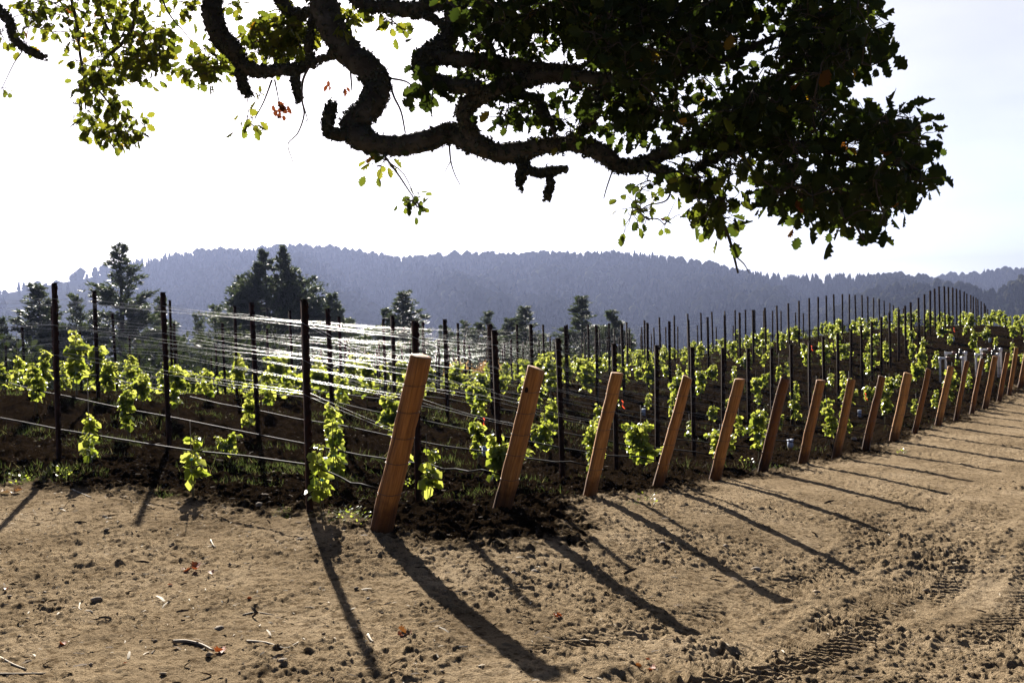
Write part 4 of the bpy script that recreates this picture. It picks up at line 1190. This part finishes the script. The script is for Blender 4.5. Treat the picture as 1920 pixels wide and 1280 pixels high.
# unseen oak leaves above the view, added towards the sun to shade the crown
for _ in range(640):
    y = ro.uniform(-760, -45); x = ro.uniform(820, 1560 + .2 * min(400, -y) + 90 * ro.random())
    clus.append((x, y, ro.uniform(5.0, 7.4), .13, 9, (.06, .10), .4))
def ell(cx, cy, rx, ry, n_, d0, d1, sp=.095, nl=(8, 13), sz=(.058, .092), drp=.6):
    for _ in range(n_):
        a = ro.uniform(0, 6.28); q = math.sqrt(ro.random())
        clus.append((cx + rx * q * math.cos(a), cy + ry * q * math.sin(a), ro.uniform(d0, d1), sp, ro.integers(*nl), sz, drp))
ell(255, 85, 62, 75, 42, 7.8, 8.8); ell(170, 60, 48, 80, 22, 8.0, 9.0); ell(205, 232, 60, 32, 19, 8.2, 8.6); ell(190, 165, 34, 42, 10, 8.2, 8.8); ell(170, 150, 25, 30, 6, 8.2, 8.8)
ell(255, -20, 110, 40, 16, 7.8, 9.0); ell(90, 10, 60, 28, 14, 8.0, 8.8, nl=(4, 8)); ell(70, 70, 38, 32, 6, 8.0, 8.6, nl=(4, 8)); ell(8, 160, 9, 22, 2, 8.2, 8.5, nl=(3, 5)); ell(15, 60, 20, 40, 4, 8.2, 8.6, nl=(3, 5))
ell(385, 120, 28, 34, 15, 7.3, 7.8); ell(358, 15, 14, 18, 3, 7.4, 7.8, nl=(4, 8)); ell(505, 72, 48, 42, 28, 7.0, 7.8); ell(560, 55, 25, 45, 16, 7.0, 7.6); ell(440, 20, 22, 20, 3, 7.2, 7.8, nl=(3, 5))
ell(460, 230, 17, 18, 3, 7.2, 7.4, nl=(4, 6)); ell(482, 178, 8, 8, 1, 7.2, 7.3, nl=(4, 5))
ell(735, 42, 20, 26, 5, 6.5, 6.9, nl=(4, 8)); ell(648, 30, 18, 22, 4, 6.5, 6.9); ell(800, 88, 12, 10, 2, 6.1, 6.3, nl=(3, 5)); ell(715, 308, 18, 14, 4, 6.2, 6.5, nl=(3, 5)); ell(778, 372, 20, 18, 5, 6.2, 6.4, nl=(4, 6), sz=(.04, .06))
ell(925, 125, 70, 28, 12, 5.8, 6.6); ell(990, 205, 55, 22, 10, 5.7, 6.2); ell(950, 225, 14, 12, 3, 5.8, 6.1, nl=(3, 5)); ell(805, 170, 26, 8, 4, 5.8, 6.0, sz=(.06, .1)); ell(790, 148, 8, 8, 2, 5.8, 6.0, sz=(.06, .1), nl=(2, 4)); ell(900, 40, 60, 50, 22, 5.7, 6.6)
ell(1080, 235, 40, 25, 6, 5.6, 6.0, nl=(4, 8)); ell(1180, 210, 60, 45, 16, 5.4, 6.0); ell(1215, 345, 20, 18, 4, 5.6, 5.8, nl=(3, 5), sz=(.045, .07)); ell(1195, 398, 22, 22, 6, 5.6, 5.8, nl=(4, 7), sz=(.045, .07)); ell(1245, 413, 8, 10, 2, 5.6, 5.7, nl=(2, 4), sz=(.04, .06))
ell(1330, 315, 55, 28, 10, 5.4, 5.8, nl=(4, 7), sz=(.045, .075))
OAKL = np.array([(0, 0, 0), (-.12, .14, .02), (-.26, .24, .05), (-.20, .33, .02), (-.37, .46, .07), (-.24, .58, .02), (-.33, .72, .06), (-.19, .82, .01), (-.13, .95, .0), (0, 1.0, -.03), (.13, .95, 0), (.19, .82, .01), (.33, .72, .06), (.24, .58, .02), (.37, .46, .07), (.20, .33, .02), (.26, .24, .05), (.12, .14, .02), (0, .35, -.03), (0, .68, -.03)])
OAKL_F = np.array([(18, 0, 1), (18, 1, 2), (18, 2, 3), (18, 3, 4), (18, 4, 5), (19, 18, 5), (19, 5, 6), (19, 6, 7), (19, 7, 8), (19, 8, 9), (19, 9, 10), (19, 10, 11), (19, 11, 12), (19, 12, 13), (19, 13, 18), (18, 13, 14), (18, 14, 15), (18, 15, 16), (18, 16, 17), (18, 17, 0)])
fol = MB(); tw = MB()
cp = np.array([at(c[0], c[1], c[2]) for c in clus])
for c, P in zip(clus, cp):
    n_ = int(c[4]); sp = c[3]
    Q = P + ro.normal(0, sp * .55, (n_, 3)) * np.array([1, 1, .8])
    D = unit(Q - P) * .7 + np.array([0, 0, -c[6]]) + ro.normal(0, .35, (n_, 3))
    Nn = ro.normal(0, 1, (n_, 3)) + np.array([0, -.35, .5])
    tint = np.clip(ro.normal(.64 if c[0] < 760 else (.42 if c[1] > 290 and c[0] < 1400 else .2), .13, n_), 0, .72)  # crown's shade put into a darker tint; left leaves yellower, brightened as sunlit
    old = ro.random(n_) < .016; tint[old] = ro.uniform(.75, 1.0, old.sum())
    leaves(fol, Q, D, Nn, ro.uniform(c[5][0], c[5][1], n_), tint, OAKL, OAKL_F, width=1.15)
    for q in Q[:4]:
        v, f = tube(np.array([P, (P + q) / 2 + ro.normal(0, .008, 3), q]), [.003, .0025, .0015], 3, caps=False); tw.add(v, f)
for cl, nl, ang in (((526, 203), 14, 0), ((617, 162), 3, 0), ((646, 163), 3, 0)):     # withered brown clumps hanging on bare twigs
    P = at(cl[0], cl[1], 7.0)
    Q = P + ro.normal(0, .03 if nl > 5 else .012, (nl, 3))
    leaves(fol, Q, np.array([0, 0, -1.0]) + ro.normal(0, .6, (nl, 3)), ro.normal(0, 1, (nl, 3)), ro.uniform(.04, .075, nl), np.full(nl, 1.0), OAKL, OAKL_F)
# twigs: every cluster hangs on the closest wood already there
wood = np.concatenate(nodes_p); done = np.zeros(len(cp), bool)
best = np.full(len(cp), 1e9); bi = np.zeros((len(cp), 3))
for a in range(0, len(cp), 200):
    dd = np.linalg.norm(cp[a:a + 200, None] - wood[None], axis=2); k = dd.argmin(1); best[a:a + 200] = dd[np.arange(len(k)), k]; bi[a:a + 200] = wood[k]
for _ in range(len(cp)):
    bb_ = np.where(done, 1e9, best); k = int(bb_.argmin()); done[k] = True
    a_, e_ = bi[k], cp[k]; ln = best[k]
    mid = (a_ + e_) / 2 + ro.normal(0, .05 * ln + .004, 3) + np.array([0, 0, .05 * ln])
    q1 = a_ * .7 + mid * .3 + ro.normal(0, .03 * ln, 3)
    pts = smooth_path(np.array([a_, q1, mid, e_]), 3)
    v, f = tube(pts, np.linspace(.0045 + .005 * min(ln, 1), .003, len(pts)), 4, caps=False); tw.add(v, f)
    for new in (e_, mid):
        d_ = np.linalg.norm(cp - new, axis=1); m_ = (d_ < best) & ~done; best[m_] = d_[m_]; bi[m_] = new
# bare hanging twigs
for q in ([(582, 120, 4, 7), (568, 150, 3.5, 7), (566, 185, 3, 7), (570, 215, 2.5, 7), (558, 250, 2, 7), (540, 270, 1.6, 7), (548, 300, 1.2, 7), (555, 322, .8, 7)], [(568, 195, 2, 7), (576, 222, 1.5, 7), (574, 228, 1.5, 7)],
          [(510, 150, 3, 7.2), (495, 190, 2.2, 7.2), (478, 222, 1.6, 7.2)], [(515, 150, 2.5, 7.2), (520, 175, 1.8, 7.1), (525, 200, 1.2, 7)], [(730, 150, 3, 6.6), (738, 180, 3, 6.5), (752, 210, 2.6, 6.5), (760, 250, 2, 6.5)],
          [(732, 147, 3, 6.6), (765, 155, 2.2, 6.5), (785, 180, 1.4, 6.5), (802, 200, .8, 6.5)], [(657, 130, 3, 6.7), (660, 170, 2, 6.6)], [(715, 285, 3.5, 6.4), (745, 325, 2.6, 6.3), (765, 355, 2, 6.3), (785, 385, 1.2, 6.3)],
          [(842, 265, 3, 6.3), (845, 300, 2.2, 6.3), (852, 325, 1.6, 6.3), (863, 347, 1.2, 6.3)], [(845, 302, 1.6, 6.3), (834, 322, 1, 6.3)], [(1368, 460, 3, 5.3), (1380, 480, 2, 5.3), (1395, 495, 1.6, 5.3), (1405, 512, 1, 5.3)],
          [(130, -20, 5, 8.6), (145, 50, 4.5, 8.5), (150, 100, 4, 8.5), (158, 150, 3, 8.4), (160, 205, 2, 8.4)], [(155, 140, 3.5, 8.5), (185, 170, 3, 8.4), (205, 195, 2.4, 8.3), (218, 215, 2, 8.3)], [(258, -30, 7, 8.4), (252, 40, 6, 8.3), (230, 80, 5, 8.3), (198, 108, 3.5, 8.3)],
          [(178, -20, 4, 8.6), (195, 40, 3.5, 8.5), (218, 75, 3, 8.4)], [(300, -10, 3, 7.8), (318, 28, 2.2, 7.7), (345, 60, 1.5, 7.6), (362, 82, 1.2, 7.6)], [(1150, 315, 2.5, 5.8), (1138, 350, 2, 5.7), (1132, 372, 1.5, 5.7)], [(1225, 312, 4, 5.7), (1255, 345, 3.4, 5.6), (1250, 375, 2.4, 5.6), (1215, 385, 1.8, 5.6), (1200, 395, 1.5, 5.6)]):
    P, R = limb_pts(q); v, f = tube(P, R, 5); tw.add(v, f)
for mb_ in (fol, tw): mb_.v = [v - OAKBASE for v in mb_.v]
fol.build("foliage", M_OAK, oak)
tw.build("twigs", M_TWIG, oak)

# ------------------------------------------------------------------ grass between the rows
gr = MB(); rg_ = np.random.default_rng(91)
def grass_patch(x, y, rad, n_, h):
    a = rg_.uniform(0, 6.28, n_); q = rad * np.sqrt(rg_.random(n_))
    X = x + np.cos(a) * q * 1.3; Y = y + np.sin(a) * q
    Z = base_h(X, Y) + detail(X, Y) - .01
    hh = rg_.uniform(.4, 1.0, n_) * h * .78
    dirv = np.stack([rg_.normal(0, .5, n_), rg_.normal(0, .5, n_), np.ones(n_)], 1)
    leaves(gr, np.stack([X, Y, Z], 1), dirv, rg_.normal(0, 1, (n_, 3)), hh, np.clip(rg_.normal(.4, .28, n_), 0, 1), BLADE, BLADE_F)
BLADE = np.array([(-.022, 0, 0), (.022, 0, 0), (.016, .55, .02), (0, 1, .12), (-.016, .55, .02)]); BLADE_F = np.array([(0, 1, 2), (0, 2, 4), (4, 2, 3)])
for px, py, rad_, n_, h in ((60, 890, .5, 420, .16), (130, 895, .35, 260, .12), (500, 882, .5, 520, .15), (560, 880, .3, 260, .12), (200, 832, .5, 380, .13), (395, 850, .35, 260, .13), (640, 900, .22, 160, .12), (310, 930, .10, 70, .12), (530, 965, .10, 70, .08), (640, 972, .16, 110, .10), (1180, 946, .10, 50, .07), (690, 785, .6, 420, .16), (830, 790, .5, 300, .18), (640, 800, .5, 260, .15)):
    P = hit(px, py); grass_patch(P[0], P[1], rad_, n_, h)
for _ in range(820):
    r = rg_.uniform(1, 34); q = rg_.uniform(-26, s_end(r) - .4)
    r = math.floor(r) + rg_.normal(.5, .22)
    p = spot(r, q)
    if not in_frame((p[0], p[1], 1.0), 200, 400): continue
    d_ = math.hypot(*p)
    grass_patch(p[0], p[1], rg_.uniform(.15, .6), int(70 if d_ < 22 else 34), rg_.uniform(.09, .20))
o = gr.build("grass", M_GRASS)
tag(o, "tufts of green and dry grass growing in the tilled soil between the rows", "grass", kind="stuff")

# weeds with small leaves at the edge of the soil
wd = MB()
for px, py in ((648, 970), (668, 976), (40, 905), (120, 890), (770, 912), (1210, 945), (1400, 870), (1690, 850)):
    P = hit(px, py)
    n_ = 34; a = rg_.uniform(0, 6.28, n_); q = .13 * np.sqrt(rg_.random(n_))
    X = P[0] + np.cos(a) * q; Y = P[1] + np.sin(a) * q; Z = base_h(X, Y) + detail(X, Y) + rg_.uniform(.0, .09, n_)
    leaves(wd, np.stack([X, Y, Z], 1), np.stack([np.cos(a), np.sin(a), rg_.uniform(.1, 1, n_)], 1), np.stack([rg_.normal(0, .4, n_), rg_.normal(0, .4, n_), np.ones(n_)], 1), rg_.uniform(.02, .05, n_), rg_.uniform(.3, .9, n_), OVAL, OVAL_F)
o = wd.build("weeds", M_VINE)
tag(o, "small bright green weeds sprouting along the soil edge", "weeds", kind="stuff")

# ------------------------------------------------------------------ what lies on the road
def stone(P, s_, seed, mat=M_STONE):
    rg = np.random.default_rng(seed)
    import bmesh
    bm = bmesh.new(); bmesh.ops.create_icosphere(bm, subdivisions=2, radius=1)
    V = np.array([v.co[:] for v in bm.verts]); Fc = np.array([[v.index for v in f.verts] for f in bm.faces]); bm.free()
    d = np.ones(len(V))
    for _ in range(7):
        n_ = unit(rg.normal(0, 1, 3)); d = np.minimum(d, rg.uniform(.5, .95) / np.maximum(V @ n_, .05))
    V = V * np.minimum(d, 1.1)[:, None] * np.array([1, .75, .5]) * s_
    b = MB(); b.add(V, Fc)
    o = b.build("stone", mat); o.location = P; o.rotation_euler = (0, 0, rg.uniform(0, 6.28)); return o
ST = [(180, 1128, .045, "large dark stone on the pale road beside a smaller one"), (163, 1153, .042, "stone lying just below the large dark stone"), (196, 972, .04, "flat-topped stone alone near the soil edge on the road"), (195, 1014, .022, "small stone below the flat-topped stone"), (562, 1014, .04, "stone beside the long shadow of the thickest steel stake"), (535, 1030, .028, "small stone near the stake's shadow"),
      (487, 952, .05, "pale elongated stone at the edge of the dark soil"), (516, 1068, .02, "tiny stone midway on the road"), (266, 1128, .024, "small round stone between straw pieces"), (84, 1112, .02, "tiny dark stone in the dirt"), (1003, 1075, .045, "stone near the shadow of the second wooden post"), (965, 1079, .035, "stone paired beside another near the second post's shadow"),
      (945, 1088, .03, "pale stone of the trio near the second post's shadow"), (690, 1126, .03, "dark stone above the tallest post's shadow"), (1418, 1072, .05, "clod-like stone by the tyre tracks"), (1360, 1028, .035, "stone near the fourth post's shadow"), (1243, 1024, .035, "stone at the edge of the heaped soil"), (410, 1182, .035, "stone half sunk in the litter"), (530, 1250, .03, "dark stone at the bottom of the view"), (1602, 825, .10, "large dark boulder-like clod behind the ninth wooden post")]
for i_, (px, py, s_, lab) in enumerate(ST):
    P = hit(px, py); P[2] += float(detail(P[:1], P[1:2])[0]) + s_ * .25
    tag(stone(P, s_, 700 + i_), lab, "stone", "stones on the road")

def fallen(px, py, s_, tint, lab, n_=1):
    P = hit(px, py); P[2] += float(detail(P[:1], P[1:2])[0]) + .012
    b = MB(); rg = np.random.default_rng(int(px * 7 + py))
    a = rg.uniform(0, 6.28, n_)
    leaves(b, rg.normal(0, s_ * .25, (n_, 3)) * np.array([1, 1, .25]), np.stack([np.cos(a), np.sin(a), rg.uniform(.0, .5, n_)], 1), np.stack([rg.normal(0, .6, n_), rg.normal(0, .6, n_) - .3, np.ones(n_)], 1), rg.uniform(.7, 1.1, n_) * s_, np.clip(tint + rg.normal(0, .12, n_), 0, 1), OAKL * np.array([1.2, 1, 2.0]), OAKL_F)
    o = b.build("fallen_leaf", M_FALLEN); o.location = P
    tag(o, lab, "leaf", "fallen leaves on the road")
fallen(368, 1070, .11, .15, "bright orange curled leaf standing up on the road, largest of all", 3)
fallen(395, 1078, .06, .25, "smaller orange-brown leaf touching the largest orange leaf")
fallen(325, 1099, .05, .0, "deep red small leaf on the pale dirt")
fallen(114, 1210, .05, .0, "dark red leaf near the bottom of the road")
fallen(475, 1128, .045, .15, "little red-brown leaf below the teal scrap")
fallen(412, 1222, .09, .1, "cluster of brown-red leaves at the end of a bent twig", 3)
fallen(243, 1243, .04, .05, "tiny red leaf among straw at the bottom edge")
fallen(1055, 1162, .06, .1, "orange leaf beside the rough patch near the second post's shadow", 2)
fallen(1208, 1265, .06, .2, "orange-brown leaf at the bottom beneath the second post's shadow tip", 2)
fallen(1218, 1245, .035, .0, "tiny dark red leaf above an orange-brown one")
fallen(765, 1195, .07, .3, "dry brown leaves heaped in the litter near the tallest post's shadow", 3)
fallen(10, 1112, .06, .2, "brown leaf at the side edge of the road")
fallen(20, 925, .11, .85, "heap of dry leaves where road meets grass", 5)

def twig(pts_px, rd, lab, mat=M_TWIGDRY):
    P = [hit(*q) for q in pts_px]
    for q in P: q[2] += float(detail(q[:1], q[1:2])[0]) + rd + .004
    v, f = tube(smooth_path(np.array(P), 4), np.linspace(rd, rd * .5, 4 * (len(P) - 1) + 1), 6)
    b = MB(); b.add(v, f); o = b.build("twig", mat, None, True)
    tag(o, lab, "twig", "twigs on the road")
twig([(325, 1208), (350, 1208), (378, 1213), (400, 1225)], .012, "thick bent bark-coloured twig ending in brown-red leaves")
twig([(463, 1205), (500, 1212), (535, 1218), (560, 1212)], .008, "long pale straw-coloured twig near the bottom of the road", M_STRAW)
twig([(0, 1238), (25, 1246), (50, 1256)], .007, "pale twig at the bottom corner of the road", M_STRAW)
twig([(455, 1155), (480, 1152), (515, 1155)], .006, "thin dark twig crossing the middle of the road")
twig([(395, 1015), (400, 1025), (405, 1030)], .007, "short white bent twig on the dirt", M_STRAW)
twig([(135, 922), (155, 928), (172, 934)], .008, "pale twig where grass meets road", M_STRAW)
twig([(150, 1133), (148, 1145), (153, 1147)], .006, "small white forked straw beside the large dark stone", M_STRAW)
twig([(690, 1193), (695, 1202), (700, 1206)], .009, "short bright white stick near the tallest post's shadow", M_STRAW)
twig([(0, 1265), (40, 1268), (85, 1266)], .007, "dark twig along the bottom edge")

litter = MB(); rl = np.random.default_rng(17)
n_ = 2100
X = rl.uniform(-7, 8, n_ * 3); Y = rl.uniform(3.6, 17, n_ * 3)
ok = (soil_mask(X, Y) < .5) & (rl.random(n_ * 3) < (.35 + .65 * sstep(1.0, -2.5, X)) * sstep(17, 5, Y) ** .7) & (fbm(X * .9, Y * .9, 99, 2) > .40)
X, Y = X[ok][:n_], Y[ok][:n_]; n_ = len(X)
Z = base_h(X, Y) + detail(X, Y) + .004
a = rl.uniform(0, 6.28, n_)
STRIP = np.array([(-.07, 0, 0), (.07, 0, 0), (.10, .5, .03), (.05, 1, 0), (-.05, 1, 0), (-.10, .5, .03)]); STRIP_F = np.array([(0, 1, 2), (0, 2, 5), (5, 2, 3), (5, 3, 4)])
leaves(litter, np.stack([X, Y, Z], 1), np.stack([np.cos(a), np.sin(a), rl.normal(.05, .12, n_)], 1), np.stack([rl.normal(0, .35, n_), rl.normal(0, .35, n_), np.ones(n_)], 1), rl.gamma(2.0, .011, n_) + .006, np.full(n_, .5), STRIP, STRIP_F)
o = litter.build("litter", M_STRAW)
tag(o, "scattered pale straw and wood chips on the dirt road", "litter", kind="stuff")

darkl = MB(); n_ = 5200
X = rl.uniform(-8, 9, n_ * 3); Y = rl.uniform(3.4, 19, n_ * 3)
ok = (rl.random(n_ * 3) < (.3 + .7 * sstep(3.0, -3.0, X)) * sstep(19, 4, Y) ** .6) & (fbm(X * 1.1, Y * 1.1, 97, 3) > .42)
X, Y = X[ok][:n_], Y[ok][:n_]; n_ = len(X)
Z = base_h(X, Y) + detail(X, Y) + .003
a = rl.normal(0, .55, n_) + np.where(rl.random(n_) < .5, 0, math.pi)
leaves(darkl, np.stack([X, Y, Z], 1), np.stack([np.cos(a), np.sin(a), rl.normal(.12, .22, n_)], 1), np.stack([rl.normal(0, .7, n_), rl.normal(0, .7, n_), np.ones(n_)], 1), rl.gamma(2.0, .013, n_) + .010, np.full(n_, .5), STRIP, STRIP_F, width=1.3)
M_DARKL = simple("dark_plant_scraps", (.045, .032, .022), .9, col2=(.12, .085, .055), scale=3, spec=.1)
o = darkl.build("leaf_litter", M_DARKL)
tag(o, "thin layer of dark plant scraps and broken stems on the dirt road", "litter", kind="stuff")

peb = MB(); n_ = 5200
X = rl.uniform(-8, 12, n_ * 2); Y = rl.uniform(3.6, 22, n_ * 2)
ok = rl.random(n_ * 2) < sstep(24, 4, Y) * .9 * (.25 + fbm(X * .7, Y * .7, 93, 2)); X, Y = X[ok][:n_], Y[ok][:n_]; n_ = len(X)
Z = base_h(X, Y) + detail(X, Y)
sz = rl.gamma(1.4, .0032, n_) + .0022
OC = np.array([(1, 0, 0), (-1, 0, 0), (0, 1, 0), (0, -1, 0), (0, 0, .75), (0, 0, -.6), (.6, .6, .35), (-.6, .55, .4), (.55, -.6, .38), (-.6, -.6, .3)])
OCF = np.array([(4, 6, 7), (4, 7, 9), (4, 9, 8), (4, 8, 6), (6, 2, 7), (7, 1, 9), (9, 3, 8), (8, 0, 6), (6, 0, 2), (7, 2, 1), (9, 1, 3), (8, 3, 0), (0, 5, 2), (2, 5, 1), (1, 5, 3), (3, 5, 0)])
Vp = OC[None] * rl.uniform(.7, 1.3, (n_, 10, 1)) * sz[:, None, None]
ca, sa = np.cos(rl.uniform(0, 6.28, n_)), np.sin(rl.uniform(0, 6.28, n_))
Vp = np.stack([Vp[..., 0] * ca[:, None] - Vp[..., 1] * sa[:, None], Vp[..., 0] * sa[:, None] + Vp[..., 1] * ca[:, None], Vp[..., 2]], -1) + np.stack([X, Y, Z + sz * .3], 1)[:, None]
peb.add(Vp.reshape(-1, 3), (OCF[None] + (np.arange(n_) * 10)[:, None, None]).reshape(-1, 3))
M_CRUMB = simple("dirt_crumbs", (.11, .083, .058), .95, col2=(.20, .155, .108), scale=22, spec=.1)
o = peb.build("gravel", M_CRUMB)
tag(o, "small clods and pebbles strewn over the dirt road", "gravel", kind="stuff")

# ------------------------------------------------------------------ the air: pale haze filling the valley
HAZE_D = 0.00018
hv, hf = box((0, 0, 55), (11400, 11400, 330))
hv[:, 2] = np.where(hv[:, 2] < 55, float(gv[:, 2].min()) - 1.0, 215.0)
hb = MB(); hb.add(hv, hf)
m, n, l = mat_new("haze_air")
n.remove(n["Principled BSDF"])
pvn = n.new("ShaderNodeVolumePrincipled")
pvn.inputs["Color"].default_value = (.146, .174, .284, 1)
pvn.inputs["Density"].default_value = HAZE_D
pvn.inputs["Anisotropy"].default_value = 0.5
l.new(pvn.outputs[0], n["Material Output"].inputs["Volume"])
hz = hb.build("haze", m)
tag(hz, "pale blue haze hanging in the valley before the hills", "haze", kind="stuff")
